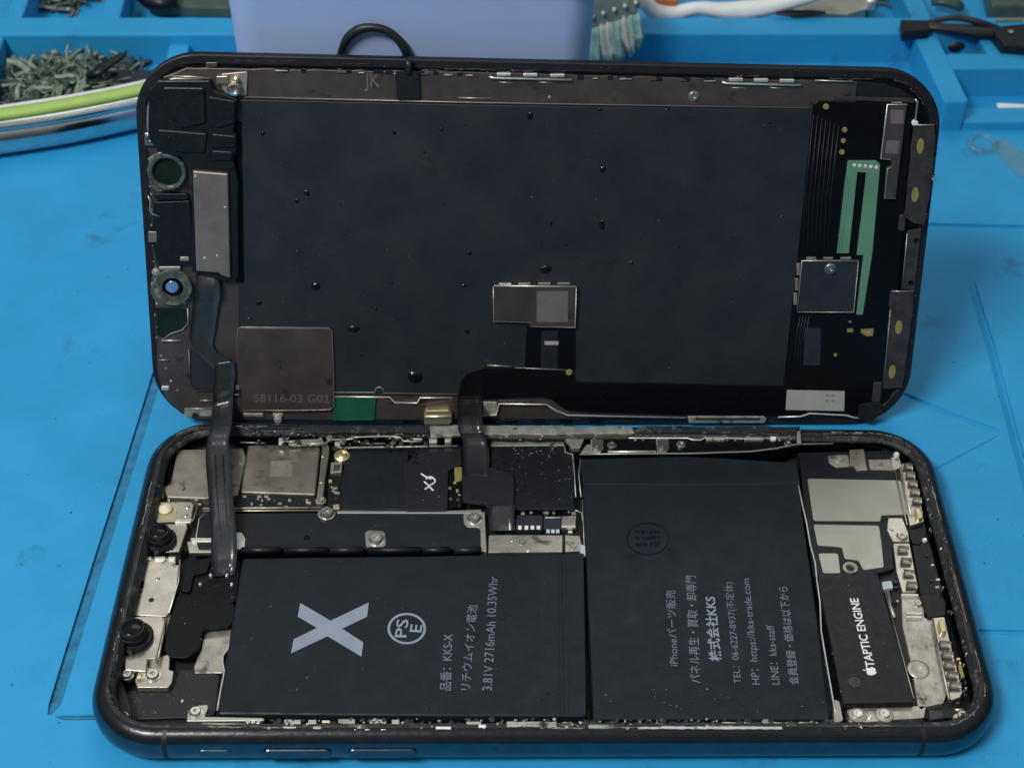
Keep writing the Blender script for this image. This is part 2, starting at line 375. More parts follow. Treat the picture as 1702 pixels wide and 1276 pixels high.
# ------------------------------------------------------------------ things behind the phone
# lilac tub the screen leans on
def tub():
    t = empty('plastic_tub', (-2.4, 8.6, 0))
    tag(t, 'pale lilac plastic tub standing behind the opened phone screen', 'tub')
    c = np.array([-2.53, 8.6]); yb = 6.68
    def ring(z, d):
        hw = 2.88 + .085 * z * .5 - d; hy = 1.9 + .04 * z - d; cy = yb + 1.95 + .02 * z
        return [(q[0] + c[0] - c[0], q[1], z) for q in [(p[0] + c[0], p[1] + cy) for p in rrect(hw, hy, .55, 8)]]
    def shell(name, mt, lv, par, wall):
        rs = [ring(z, d) for z, d in lv]; k = len(rs[0]); v = [q for r_ in rs for q in r_]; f = []
        for i in range(len(rs) - 1):
            for j in range(k): f.append((i * k + j, i * k + (j + 1) % k, (i + 1) * k + (j + 1) % k, (i + 1) * k + j))
        f.append(tuple(range(k))[::-1]); f.append(tuple((len(rs) - 1) * k + j for j in range(k)))
        v = [(a - t.location[0], b - t.location[1], z) for a, b, z in v]
        return link(name, v, f, mt, par, 2)
    shell('tub_body', 'lilac', [(0, .08), (.08, 0), (2, 0), (5, 0), (7.9, 0), (8.0, .12), (8.0, .2), (.3, .2)], t, .1)
    shell('rim', 'lilac', [(8.02, -.12), (8.2, -.16), (8.4, -.12), (8.4, .22), (8.02, .22)], t, .1)
    for x in (-5.02, -.02):
        q = [(x, yb - .012, .4), (x + .01, yb - .004, 3.5), (x + (-.08 if x < -2 else .06), yb - .004, 7.8)]
        v, f = tube_vf([(a - t.location[0], b - t.location[1], z) for a, b, z in q], .05, 8); link('moulding_line', v, f, 'lilaclight', t, True)
    return t
tub()

# black band looped over the screen's upper edge
def band():
    t = empty('elastic_band', tuple(V(620, 60, 6.52)))
    tag(t, 'black rubber loop standing above the screen edge and taped to its metal strip', 'band')
    o = np.array(t.location)
    px = [(560, 135), (561, 110), (566, 88), (578, 64), (596, 50), (616, 46), (640, 50), (660, 64), (673, 82), (679, 100)]
    pts = [V(a, b, 6.58 - .012 * i) - o for i, (a, b) in enumerate(px)]
    pts += [LW_(679, 104, .06) - o, LW_(679, 112, .10) - o, LW_(678, 122, .09) - o]
    v, f = tube_vf(pts, [.045, .05, .06, .085, .085, .075, .07, .075, .085, .085, .07, .06, .06], 8, 4); link('loop', v, f, 'band', t, True)
    q = [LR @ (p + np.array([0, 0, 0])) + LC - o for p in [L(a, b, .075) for a, b in fillet([(657, 119), (695, 118), (698, 165), (660, 166)], 4)]]
    q2 = [p + LR[:, 2] * .02 for p in q]; k = len(q); v = q + q2
    f = [tuple(range(k, 2 * k)), tuple(range(k))[::-1]] + [(j, (j + 1) % k, k + (j + 1) % k, k + j) for j in range(k)]
    if np.dot(np.cross(q[2] - q[0], q[5] - q[0]), LR[:, 2]) < 0: f = [x[::-1] for x in f]
    link('tape_patch', v, f, 'tape', t)
band()

# toothbrush head with worn tufts
def brush():
    Y = 16.6
    t = empty('toothbrush', tuple(V(1020, 60, Y)))
    tag(t, 'worn toothbrush with a cloudy head and pale green and white bristles beside the lilac tub', 'toothbrush')
    o = np.array(t.location); G = lambda a, b, y: V(a, b, y) - o
    head = [(972, 51), (1058, 24), (1064, 8), (1062, -30), (972, -30)]
    q = [G(a, b, Y - .25) for a, b in fillet(head, 9)]; q2 = [G(a, b, Y + .25) for a, b in fillet(head, 9)]; k = len(q)
    f = [tuple(range(k))[::-1], tuple(range(k, 2 * k))] + [(j, (j + 1) % k, k + (j + 1) % k, k + j)[::-1] for j in range(k)]
    link('brush_head', q + q2, [x[::-1] for x in f], 'brushhead', t)
    v, f = tube_vf([G(1016, -28, Y), G(1022, -70, Y + 1.), G(1030, -180, Y + 4)], [.4, .26, .34], 10, 4); link('handle', v, f, 'whitepl', t, True)
    for i in range(5):                                # pale glue dots where the tufts are set
        v, f = lathe_vf(G(985 + 18 * i, 28 - 6 * i, Y - .3), [(.05, -.06), (.05, .03), (.001, .05)], 10); link('tuft_socket', v, f, 'pale', t, True)
    tips = [((988, 48), (988, 112), 0), ((1006, 42), (1012, 108), 1), ((1024, 37), (1028, 108), 0), ((1039, 32), (1048, 92), 1), ((1054, 27), (1060, 78), 0)]
    rnd = random.Random(3)
    for (a, b, m) in tips:
        v = []; f = []
        for j in range(190):
            s = rnd.uniform(-1, 1); dy = rnd.uniform(-.22, .22); e = rnd.uniform(-8, 5); sp = rnd.uniform(-2, 2)
            p0 = G(a[0] + s * 8.5, a[1] - 6, Y + dy); p1 = G((a[0] + b[0]) / 2 + s * 8.5 + sp * .4, (a[1] + b[1]) / 2, Y + dy * 1.2); p2 = G(b[0] + s * (6 if m else 7.5) + sp, b[1] + e - abs(s) * 10, Y + dy * 1.6 - .05)
            tube_vf([p0, p1, p2], [.045, .045, .022], 4, 2, v, f)
        link('bristle_tuft', v, f, 'pale' if m else 'teal', t, True)
brush()

# white curved strip and what lies in the tray behind
def white_strip():
    Y = 18.7; z = lambda a, b: V(a, b, Y)
    px = [(1040, -14), (1070, 4), (1094, 20), (1125, 21), (1160, 14), (1200, 18), (1240, 17), (1275, 12), (1320, 1), (1370, -12)]
    v, f = tube_vf([z(*p) for p in px], [.15, .2, .24, .2, .17, .22, .26, .23, .2, .15], 10, 5)
    t = link('cloth_strip', v, f, 'whitepl', None, True); tag(t, 'white twisted cloth strip lying on the tray wall behind the toothbrush', 'cloth')
    v, f = prism_vf(fillet([(-.26, -.3), (.3, -.3), (.34, .35), (-.34, .35)], .1), 0, .3, .06)
    p = P(1104, 12, .85); o = link('plastic_stopper', [(a * 1.15 + p[0], b + p[1] + .2, c + .85) for a, b, c in v], f, 'orange'); tag(o, 'small orange plastic stopper behind the white cloth strip', 'stopper')
white_strip()

# chrome tool with a lime strip, at the left
def tool():
    t = empty('hand_tool', tuple(P(110, 215, .43))); o = np.array(t.location)
    tag(t, 'curved chrome tool handle with a lime green strip lying left of the screen', 'tool')
    a = [P(-150, 244, .43), P(-60, 234, .43), P(0, 226, .43), P(110, 209, .43), P(228, 184, .43), P(330, 158, .43)]
    v, f = tube_vf([p - o for p in a], .42, 28, 6); link('chrome_tube', v, f, 'tool', t, True)
    a = [P(-150, 208, .86), P(-60, 199, .86), P(0, 191, .86), P(110, 174, .86), P(228, 151, .86), P(330, 125, .86)]
    v, f = tube_vf([p - o for p in a], .21, 12, 6, flat=.55, up=(0, .3, 1)); link('lime_strip', v, f, 'lime', t, True)
    v, f = tube_vf([p - o + np.array([0, .16, .10]) for p in a], .045, 6, 6); link('white_edge', v, f, 'whitepl', t, True)
    a = [P(-150, 230, .80), P(0, 212, .80), P(110, 196, .80), P(228, 172, .80), P(330, 145, .80)]
    v, f = tube_vf([p - o for p in a], .10, 10, 6); link('dark_seam', v, f, 'tool', t, True)
tool()

# scraps heaped in the left tray
def scraps(name, cx, cy, rx, ry, hz, n, seed, mats, lab=None):
    rnd = random.Random(seed); vs = []; fs = []; mi = []
    for i in range(n):
        a = rnd.uniform(0, 2 * PI); r = math.sqrt(rnd.random()); x = cx + rx * r * math.cos(a); y = cy + ry * r * math.sin(a); z = hz * (1 - r * r) * rnd.uniform(.1, 1) + .05
        pts = [np.array([x, y, z])]; d = np.array([rnd.uniform(-1, 1), rnd.uniform(-1, 1), rnd.uniform(-.25, .25)])
        for j in range(3):
            d = d + np.array([rnd.uniform(-.8, .8), rnd.uniform(-.8, .8), rnd.uniform(-.2, .2)]); p = pts[-1] + d / np.linalg.norm(d) * rnd.uniform(.12, .3); p[2] = max(.04, p[2]); pts.append(p)
        k = len(fs); tube_vf(pts, rnd.choice([.008, .01, .014, .02, .03, .05, .09]), 5, 3, vs, fs, flat=rnd.choice([.12, .25, .5])); q = rnd.choice([0, 0, 1, 2]); mi += [q] * (len(fs) - k)
    o = link(name, vs, fs, None, None, True, mats, mi); return tag(o, kind='stuff')
c1 = P(120, 150, .1); scraps('tangled_scraps', c1[0], c1[1], 1.65, 1.65, .55, 1500, 5, ['scrap1', 'scrap2', 'scrap3'])
c1 = P(85, 8, .1); scraps('tray_scraps', c1[0] + .1, c1[1] + .9, .85, 1.0, .5, 400, 6, ['scrap3', 'scrap1', 'foilw'])
c1 = P(1400, 0, .2); scraps('metal_scraps', c1[0], c1[1] + .6, 1.3, 1.0, .5, 260, 8, ['scrap3', 'foil', 'chipdk'])
def blob(name, pts, r, mat, lab, cat, flat=.5, n=10, up=(0, 0, 1)):
    v, f = tube_vf(pts, r, n, 5, flat=flat, up=up); return tag(link(name, v, f, mat, None, True), lab, cat)
blob('plastic_clip', [P(150, 124, .55), P(162, 118, .75), P(185, 104, .85), P(202, 93, .9), P(206, 90, .9)], [.16, .2, .13, .11, .05], 'black', 'black plastic clip poking out of the tangled scraps', 'clip')
p = P(215, 132, .25); v, f = prism_vf(fillet([(p[0] - .6, p[1] - .5), (p[0] + .75, p[1] - .5), (p[0] + .7, p[1] + .25), (p[0] - .5, p[1] + .3)], .1), .02, .35, .03)
tag(link('plastic_block', v, f, 'chipdk'), 'dark flat plastic block in the left tray beside the scraps', 'block')
blob('rubber_plug', [P(232, -14, .5), P(252, -2, .5), P(275, 4, .5), P(290, -10, .5)], [.2, .32, .3, .1], 'black', 'black rubber plug in the rear tray left of the tub', 'plug', .8)
p = P(345, 10, .3); v, f = prism_vf(fillet([(p[0] - 1.5, p[1] - .1), (p[0] + 1.2, p[1] - .1), (p[0] + 1.2, p[1] + 1.6), (p[0] - 1.2, p[1] + 1.6)], .2), .05, .32, .04)
tag(link('metal_plate', v, f, 'scrap3'), 'grey metal plate lying in the rear tray left of the tub', 'plate')
def gadget():
    p = P(1388, 5, .55); t = empty('metal_bracket', tuple(p)); o = np.array(p); tag(t, 'grey metal bracket with a bright screw in the rear tray', 'bracket')
    G = lambda a, b, z: P(a, b, z) - o
    q = fillet([G(a, b, .6)[:2] for a, b in ((1315, 14), (1350, 21), (1410, 23), (1440, 14), (1445, -14), (1330, -16))], .1)
    v, f = prism_vf(q, -.35, .05, .04); link('bracket_plate', v, f, 'foil', t)
    v, f = lathe_vf(G(1447, 2, .75), [(.15, -.2), (.15, .05), (.1, .1), (.06, .04), (.001, .03)], 16); link('screw', v, f, 'chrome', t)
gadget()
def cable():
    t = empty('flex_cable', tuple(P(1580, 50, .9))); o = np.array(t.location); tag(t, 'black cable with a square connector lying across the tray wall at right', 'cable')
    G = lambda a, b, z: P(a, b, z) - o
    q = fillet([G(a, b, 1.12)[:2] for a, b in ((1497, 32), (1542, 33), (1546, 49), (1500, 53))], .04); v, f = prism_vf(q, -.05, .22, .04); link('connector', v, f, 'black', t)
    v, f = tube_vf([G(1538, 42, 1.0), G(1570, 46, 1.05), (G(1620, 52, 1.0)), G(1660, 55, .95), G(1720, 62, .9)], [.2, .16, .24, .22, .25], 10, 5, flat=.55, up=(0, 0, 1)); link('sleeve', v, f, 'band', t, True)
    v, f = tube_vf([G(1545, 36, 1.1), G(1590, 30, 1.2), G(1630, 38, 1.15), G(1660, 46, 1.0)], [.05, .09, .09, .05], 8, 5); link('lead', v, f, 'chipdk', t, True)
    q = fillet([G(a, b, 1.1)[:2] for a, b in ((1645, 44), (1710, 38), (1715, 78), (1668, 74))], .1); v, f = prism_vf(q, -.2, .2, .05); link('plug', v, f, 'black', t)
    v, f = lathe_vf(G(1680, 54, 1.12), [(.09, 0), (.08, .04), (.001, .05)], 12); link('screw', v, f, 'steel', t)
    v, f = tube_vf([G(1655, 34, .9), G(1700, 33, .9)], .04, 6); link('gold_edge', v, f, 'dullgold', t)
cable()
c = P(1590, 74, .2); blob('plug_end', [P(1560, 70, .3), P(1585, 72, .45), P(1615, 66, .4)], [.15, .3, .2], 'band', 'black rounded plug end in the pocket beneath the cable', 'plug', .8)
def loop():
    t = empty('plastic_loop', tuple(P(1655, 245, .05))); o = np.array(t.location); tag(t, 'clear plastic loop with a flat tail lying on the mat at right', 'loop')
    c = P(1634, 238, .07) - o; rg = [c + np.array([.32 * math.cos(a), .36 * math.sin(a), 0]) for a in np.linspace(0, 2 * PI, 28)]
    v, f = tube_vf(rg, .075, 10); link('ring', v, f, 'clear', t, True)
    q = [P(a, b, .1) - o for a, b in ((1650, 236), (1672, 228), (1715, 262), (1740, 300), (1700, 292), (1668, 262))]
    v, f = prism_vf(fillet([x[:2] for x in q], .1), -.04, .04, .02); link('tail', v, f, 'clear', t)
loop()
v, f = prism_vf([P(a, b, .1)[:2] for a, b in ((1657, 171), (1720, 174), (1722, 182), (1659, 181))], .05, .1, .01)
tag(link('paper_strip', v, f, 'white'), 'thin white paper strip in the shallow tray at right', 'paper')

p = P(1672, 10, .3); v, f = prism_vf(fillet([(p[0] - .55, p[1] - .4), (p[0] + .8, p[1] - .35), (p[0] + .9, p[1] + .9), (p[0] - .4, p[1] + 1.0)], .15), .05, .55, .1)
tag(link('plastic_lump', v, f, 'scrap3'), 'grey plastic lump in the rear corner pocket behind the black cable', 'lump')
blob('rubber_sleeve', [P(1548, 6, .3), P(1566, 2, .4), P(1590, 8, .35), P(1600, 16, .25)], [.1, .2, .22, .12], 'scrap2', 'dark rubber sleeve in the rear pocket behind the square cable connector', 'sleeve', .7)
blob('wire_clip', [P(1290, 22, .95), P(1318, 23, .95), P(1345, 22, .95), P(1372, 21, .95)], [.08, .15, .14, .06], 'black', 'flat black clip on the tray wall under the metal bracket', 'clip', .4)

# ------------------------------------------------------------------ the phone body
body = tag(empty('opened_phone'), 'opened dark phone body with battery cells and circuit shields lying on the blue mat', 'phone')
W, D, R = 7.18, 3.545, 1.12
RIM = .66
prof = [(.42, 0), (.22, .025), (.08, .10), (.015, .22), (0, .34), (.015, .46), (.07, .575), (.15, .635), (.20, .655), (.23, RIM)]
v, f = sweep_vf(W, D, R, prof + [(.30, RIM - .005), (.33, .60), (.335, .10)], 14)
k = len(rrect(1, 1, .5, 14)); f.append(tuple(range(k))[::-1])
fz = [1 if min(v[i][2] for i in q) > .55 and len(q) == 4 else 0 for q in f]
frame = link('frame', v, f, None, body, 2, ['frame', 'framelip'], fz)
for p in frame.data.polygons:
    if len(p.vertices) > 4: p.use_smooth = False
v, f = sweep_vf(W, D, R, [(.225, RIM - .02), (.235, RIM - .004), (.265, RIM + .004), (.30, RIM - .01), (.34, RIM - .06), (.37, RIM - .08), (.39, RIM - .14), (.33, RIM - .14)], 14, True)
link('gasket', v, f, 'gasket', body, True)
pl = [q for q in rrect(W - .33, D - .33, R - .33, 10)]
link('back_plate', *prism_vf(pl, .05, .11, 0), 'floor', body)
# antenna breaks and side keys
def sideslab(name, x, z0, z1, wd, mat, dep, par=body, bev=.03):
    pts = [(x - wd / 2, -.0), (x + wd / 2, 0)]
    y0 = -D - dep
    b = [np.array([x - wd / 2, z0]), np.array([x + wd / 2, z0]), np.array([x + wd / 2, z1]), np.array([x - wd / 2, z1])]
    b = fillet(b, min(.09, (z1 - z0) * .48), 5); vv, ff = prism_vf(b, 0, dep + .06, min(.02, dep * .6))
    return link(name, [(a, -D + .06 - c, b_) for a, b_, c in vv], [q[::-1] for q in ff][::1], mat, par)
kx = lambda px: P(px, 1236, .34)[0]
b1 = sideslab('mute_switch', (kx(333) + kx(387)) / 2, .27, .42, kx(387) - kx(333), 'frame', .012)
for a, b in ((440, 552), (580, 693)):
    o = sideslab('volume_key', (kx(a) + kx(b)) / 2, .24, .44, kx(b) - kx(a), 'frame', .035)
for a, b in ((444, 548), (584, 689)):
    z_ = .428; wire('key_highlight', [(a + 2, 1237.5, .40), (a + 5, 1234, .435), ((a + b) / 2, 1233.5, .437), (b - 5, 1234, .435), (b - 2, 1237.5, .40)], .43, .012, 'chrome', body)  # bright wires laid on as the highlight along each key's top edge
for px in (277, 1530):
    x = kx(px); v, f = sweep_vf(W + .004, D + .004, R, prof[1:9], 14)
    vv = [q for q in v]; keep = [q for q in f if all(abs(v[i][0] - x) < .9 and v[i][1] < 0 for i in q)]
    y = [(-D - .003 + d, z) for d, z in prof[1:9]]
    vs = [(x - .035, a, b) for a, b in y] + [(x + .035, a, b) for a, b in y]; n = len(y)
    link('antenna_break', vs, [(i, i + n, i + n + 1, i + 1) for i in range(n - 1)], 'antenna', body, True)

# ---- battery cells
def cell(name, px, z, r=.07):
    pts = fillet([P(a, b, z) for a, b in px], r, 5); p = [np.array(q[:2]) for q in ccw(pts)]; k = len(p)
    rings = [(p, .115), (p, z - .09), (inset(p, r * .08), z - .045), (inset(p, r * .25), z - .013), (inset(p, r * .5), z)]
    v = [(*q, zz) for rr, zz in rings for q in rr]; f = []
    for i in range(len(rings) - 1):
        for j in range(k): f.append((i * k + j, i * k + (j + 1) % k, (i + 1) * k + (j + 1) % k, (i + 1) * k + j))
    f.append(tuple(range((len(rings) - 1) * k, len(rings) * k)))
    o = link(name, v, f, 'battery', body, 2); 
    for q in o.data.polygons:
        if len(q.vertices) > 4: q.use_smooth = False
    return o
ZB = .52; ZT = ZB + .0035
bat1 = cell('battery_cell', [(402, 926), (520, 924), (700, 922), (972, 917), (977, 1191), (700, 1190), (360, 1187)], ZB, .09)
plate('wrap_fold', [(928, 922), (934, 920), (938, 1186), (931, 1186)], ZB + .012, .02, 'battery', bat1, bev=.008)
plate('wrap_fold', [(941, 921), (970, 919), (974, 1186), (945, 1186)], ZB + .006, .02, 'battery', bat1, bev=.006)
wire('clear_edge', [(391, 1030, .50), (389, 1048, .5), (379, 1078, .47), (371, 1088, .46), (370, 1100, .46), (373, 1116, .46), (366, 1150, .46), (361, 1180, .44)], .46, .014, 'wrapedge', bat1)
link('big_letter', [(*P(360 + a / 3.9875, 910 + b / 3.9875, ZT)[:2], ZT) for a, b in ((555, 365), (755, 482), (1008, 362), (998, 455), (832, 535), (972, 625), (960, 720), (735, 585), (493, 698), (510, 605), (665, 530), (537, 455))][::-1], [tuple(range(12))], 'print_', bat1)
def ellipse_ring(name, c, rx, ry, wd, z, mat, par, S=BP, n=48):
    v = []
    for rr in (0, 1):
        for j in range(n): a = 2 * PI * j / n; p = S(c[0] + (rx - rr * wd) * math.cos(a), c[1] - (ry - rr * wd * .85) * math.sin(a), z); v.append((p[0], p[1], z))
    return link(name, v, [(j, (j + 1) % n, n + (j + 1) % n, n + j) for j in range(n)], mat, par)
ellipse_ring('round_mark', (676, 1044), 32, 26, 4.2, ZT, 'print_', bat1)
text('printed_text', 'PS', (675, 1059), (679, 1029), .19, ZT, 'print_', bat1, bold=.012)
text('printed_text', 'E', (700, 1050.5), (702, 1038), .19, ZT, 'print_', bat1, bold=.012)
text('printed_text', '品番：KKS-X', (748, 1147), (752, 1053), .165, ZT, 'dimprint', bat1, bold=.004)
text('printed_text', 'リチウムイオン電池', (780.5, 1146), (792.5, 1005), .155, ZT, 'dimprint', bat1)
text('printed_text', '3.81V 2716mAh 10.35Whr', (817.5, 1147), (827.5, 958), .15, ZT, 'dimprint', bat1)
bat2 = cell('battery_cell', [(968, 802), (1326, 800), (1350, 960), (1380, 1197), (985, 1196), (976, 990)], ZB, .05)
plate('wrap_fold', [(965, 762), (1140, 757), (1325, 768), (1331, 804), (1200, 806), (968, 805)], ZB + .012, .30, 'battery', bat2, r=.06, bev=.03)
plate('wrap_fold', [(975, 784), (1318, 788), (1320, 794), (975, 792)], ZB + .02, .02, 'battery', bat2, bev=.008)
wire('clear_edge', [(1327, 806, .5), (1333, 835, .48), (1341, 870, .49), (1347, 905, .47), (1355, 935, .49), (1358, 965, .49), (1363, 1000, .47), (1365, 1048, .44), (1372, 1090, .49), (1379, 1130, .48), (1386, 1170, .48), (1390, 1192, .45)], .5, .015, 'wrapedge', bat2)
wire('clear_edge', [(972, 812, .5), (977, 900, .5), (979, 990, .46)], .5, .009, 'wrapedge', bat2)
ellipse_ring('stamp_ring', (1077, 895), 36, 27, 2.2, ZT, 'stamp', bat2)
rnd = random.Random(4)
for y0 in (884, 894, 905):
    v = []; f = []
    for j in range(9):
        x = 1056 + j * 4.6 + rnd.uniform(-1.5, 1.5); h = rnd.uniform(3, 8); y0 += rnd.uniform(-.8, .8); b = len(v)
        for a, c in ((x, y0 - h / 2), (x + 3, y0 - h / 2), (x + 3, y0 + h / 2), (x, y0 + h / 2)): v.append((*P(a, c, ZT)[:2], ZT))
        f.append((b + 3, b + 2, b + 1, b))
    link('stamp_smudge', v, f, 'stamp', bat2)
for s, a, b, h, mt, bo in (('iPhoneパーツ販売', (1126.6, 1106.5), (1121, 980.6), .15, 'dimprint', 0), ('パネル再生・買取・卸専門', (1163.6, 1135), (1155, 956.6), .165, 'dimprint', .004),
        ('株式会社KKS', (1198, 1098), (1187.5, 991), .19, 'print_', .018), ('TEL：06-6227-8937(不定休)', (1231.5, 1135), (1216.7, 967), .135, 'dimprint', 0),
        ('HP：https://kks-trade.com', (1263, 1137), (1245, 961), .125, 'dimprint', 0), ('LINE：kks-staff', (1296, 1137), (1286, 1038.6), .125, 'dimprint', 0),
        ('会員登録・価格は以下から', (1327, 1137), (1307.5, 974), .15, 'dimprint', .006)):
    text('printed_text', s, a, b, h, ZT, mt, bat2, bold=bo)
def grit(name, par, x0, y0, x1, y1, z, n, seed, mat='residue', r0=.015, r1=.05, S=BP):
    rnd = random.Random(seed); v = []; f = []
    for i in range(n):
        px, py = rnd.uniform(x0, x1), rnd.uniform(y0, y1); c = S(px, py, z); r = rnd.uniform(r0, r1); k = 7; b = len(v)
        for j in range(k): a = 2 * PI * j / k; q = r * rnd.uniform(.5, 1.2); v.append((c[0] + q * math.cos(a), c[1] + q * math.sin(a), z))
        v.append((c[0], c[1], z + r * .35)); f += [(b + j, b + (j + 1) % k, b + k) for j in range(k)]
    return tag(link(name, v, f, mat, par, True), kind='stuff')
grit('grime', bat1, 700, 1150, 940, 1180, ZT, 22, 1, r1=.03); grit('grime', bat1, 410, 935, 960, 1150, ZT, 12, 2, r1=.025)
grit('grime', bat2, 990, 1150, 1370, 1185, ZT, 26, 3, r1=.03); grit('dust', bat2, 1000, 1140, 1370, 1190, ZT, 16, 4, 'stickgrey', .006, .014); grit('dust', bat1, 400, 940, 960, 1185, ZT, 22, 5, 'stickgrey', .005, .012)

# ---- circuit board with its shields
board = plate('circuit_board', [(292, 742), (560, 735), (960, 726), (972, 915), (300, 915), (268, 830)], .26, .12, 'floor', body, bev=0)
s1 = plate('shield_can', [(295, 747), (404, 744), (409, 760), (396, 822), (340, 828), (278, 826), (272, 812), (284, 800)], .42, .2, 'shieldd', body, r=.03, bev=.02)
screw((302, 812), .425, .05, s1, mat='shieldd', name='rivet'); screw((399, 769), .425, .035, s1, name='rivet')
plate('shield_tab', [(258, 808), (276, 806), (272, 827), (253, 826)], .40, .1, 'shieldd', s1, r=.03)
plate('shield_edge', [(409, 742), (413, 742), (400, 826), (396, 826)], .41, .15, 'gloss', body)
s2 = plate('shield_can', [(412, 739), (528, 738), (532, 745), (524, 822), (400, 818)], .46, .2, 'shield', body, r=.04, bev=.025)
plate('etched_patch', [(451, 766), (487, 766), (485, 791), (449, 791)], .463, .006, 'shieldd', s2, bev=0)
plate('dark_skirt', [(396, 823), (526, 826), (536, 843), (392, 842)], .41, .2, 'tape', body)
for x in (402, 427, 439): plate('skirt_chip', [(x, 822), (x + 8, 822), (x + 8, 826), (x, 826)], .43, .03, 'shield', s2)
plate('ground_strap', [(536, 737), (545, 735), (548, 745), (541, 790), (537, 826), (526, 830), (531, 790)], .48, .06, 'shield', body, r=.03)
screw((533, 831), .47, .075, body, mat='shieldd'); screw((537, 757), .482, .03, body, name='rivet'); screw((534, 800), .482, .03, body, name='rivet')
wire('top_rail', [(337, 845), (440, 844), (534, 843.5)], .44, .02, 'pale_gasket', body); wire('top_rail', [(337, 849), (440, 848.5), (538, 848)], .43, .012, 'gold', body)
# long cover plate
cov = plate('shield_cover', [(336, 853), (770, 850), (790, 852), (800, 866), (804, 912), (330, 912), (326, 898)], .42, .12, 'tape', body, r=.05)
wire('cover_lip', [(332, 896, .42), (326, 893, .42), (331, 862, .43), (340, 853, .43)], .42, .01, 'chrome', cov)
plate('cover_edge', [(798, 850), (806, 850), (809, 916), (799, 916)], .43, .1, 'foil', cov)
plate('cover_edge', [(560, 848), (700, 848.5), (745, 848), (800, 846), (800, 853), (560, 852.5)], .435, .06, 'foil', cov)
plate('cover_foot', [(770, 853), (799, 853), (799, 880), (794, 876), (778, 876), (771, 870)], .43, .06, 'foil', cov, r=.05)
screw((788, 862), .435, .115, cov); screw((625, 897), .43, .115, cov); screw((543, 853), .46, .125, cov)
plate('screw_seat', [(606, 884), (614, 880), (640, 882), (642, 906), (630, 911), (608, 909)], .425, .06, 'shield', cov, r=.09)
plate('cover_clip', [(316, 893), (352, 893), (352, 900), (318, 900)], .44, .05, 'chrome', cov, r=.02)
plate('cover_clip', [(310, 899), (352, 898), (352, 918), (314, 918)], .40, .08, 'shield', cov, r=.02)
plate('cover_clip', [(390, 884), (402, 884), (408, 894), (407, 908), (396, 913), (388, 912)], .44, .06, 'chrome', cov, r=.05)
screw((510, 893), .425, .045, cov, mat='gloss')
for a, b in ((402, 468), (472, 545), (548, 604), (612, 700), (703, 748), (755, 800)):
    wire('foam_bar', [(a, 914.5), (b, 914)], .44, .062, 'tape' if a in (548, 755) else 'black', body, n=10)
# gold ring, socket, pad
lathe('ring_terminal', (568.5, 757), .44, [(.145, -.1), (.145, .01), (.12, .03), (.095, .02), (.085, .0), (.05, .02), (.001, .03)], 'gold', body)
cq = plate('coax_socket', [(550, 768), (569, 766), (568, 784), (549, 786)], .43, .1, 'foil', body, r=.02); plate('socket_core', [(555, 772), (565, 771), (564, 780), (554, 781)], .45, .05, 'brown', cq); 
plate('gold_pad', [(553, 838), (564, 837), (565, 845), (554, 846)], .45, .06, 'gold', body)
# black tape, marked flex, big black cover
plate('tape_sheet', rag([(574, 748), (650, 746), (680, 745), (676, 846), (566, 848), (570, 790)], .8, 18, random.Random(9)), .445, .2, 'tape', body, r=.05, bev=.02)
plate('tape_sheet', [(546, 790), (572, 790), (570, 846), (544, 838)], .40, .1, 'black', body)
fx = plate('marked_flex', [(672, 775), (690, 752), (702, 740), (766, 738), (768, 772), (755, 775), (745, 782), (744, 847), (673, 848)], .475, .05, 'flex', body, r=.05)
for q in ([(700, 787), (706, 791), (713, 794), (717, 796)], [(708, 796), (715, 792), (722, 796), (723, 801), (715, 806), (711, 805)], [(705, 800), (712, 806), (718, 813), (721, 815)], [(717, 804), (711, 810), (706, 813)]):
    wire('pen_mark', q, .478, .016, 'white', fx, sm=3)
grit('grime', fx, 683, 745, 704, 770, .476, 14, 12, r1=.06); grit('dust', fx, 676, 745, 742, 844, .476, 10, 13, 'stickgrey', .006, .012)
big = plate('shield_cover', [(815, 741), (938, 740), (940, 752), (952, 755), (956, 846), (815, 846)], .47, .25, 'black', body, r=.03, bev=.02)
plate('cover_edge', [(817, 729.5), (936, 728.5), (938, 740), (815, 741)], .475, .1, 'pale_gasket', big, r=.02)
wire('cover_lip', [(812, 780, .47), (812, 742, .475)], .47, .012, 'foil', big); wire('cover_lip', [(938, 740, .475), (940, 752, .475), (952, 755, .47), (955, 790, .47), (957, 826, .45)], .47, .013, 'pale_gasket', big)
grit('grime', big, 820, 760, 875, 815, .47, 20, 14, r0=.03, r1=.07); grit('dust', big, 850, 742, 925, 760, .47, 26, 15, 'stickgrey', .007, .016); grit('dust', big, 820, 765, 950, 840, .47, 36, 16, 'stickgrey', .005, .012)
plate('gap_strip', [(745, 786), (770, 774), (770, 838), (745, 846)], .42, .1, 'gloss', body); plate('gold_pad', [(755, 776), (768, 775), (768, 798), (756, 800)], .44, .03, 'dullgold', body, r=.03)
fb = plate('flex_connector', [(769, 772), (813, 776), (852, 786), (855, 802), (854, 842), (811, 842), (806, 836), (769, 833)], .55, .06, 'flex', body, r=.05)
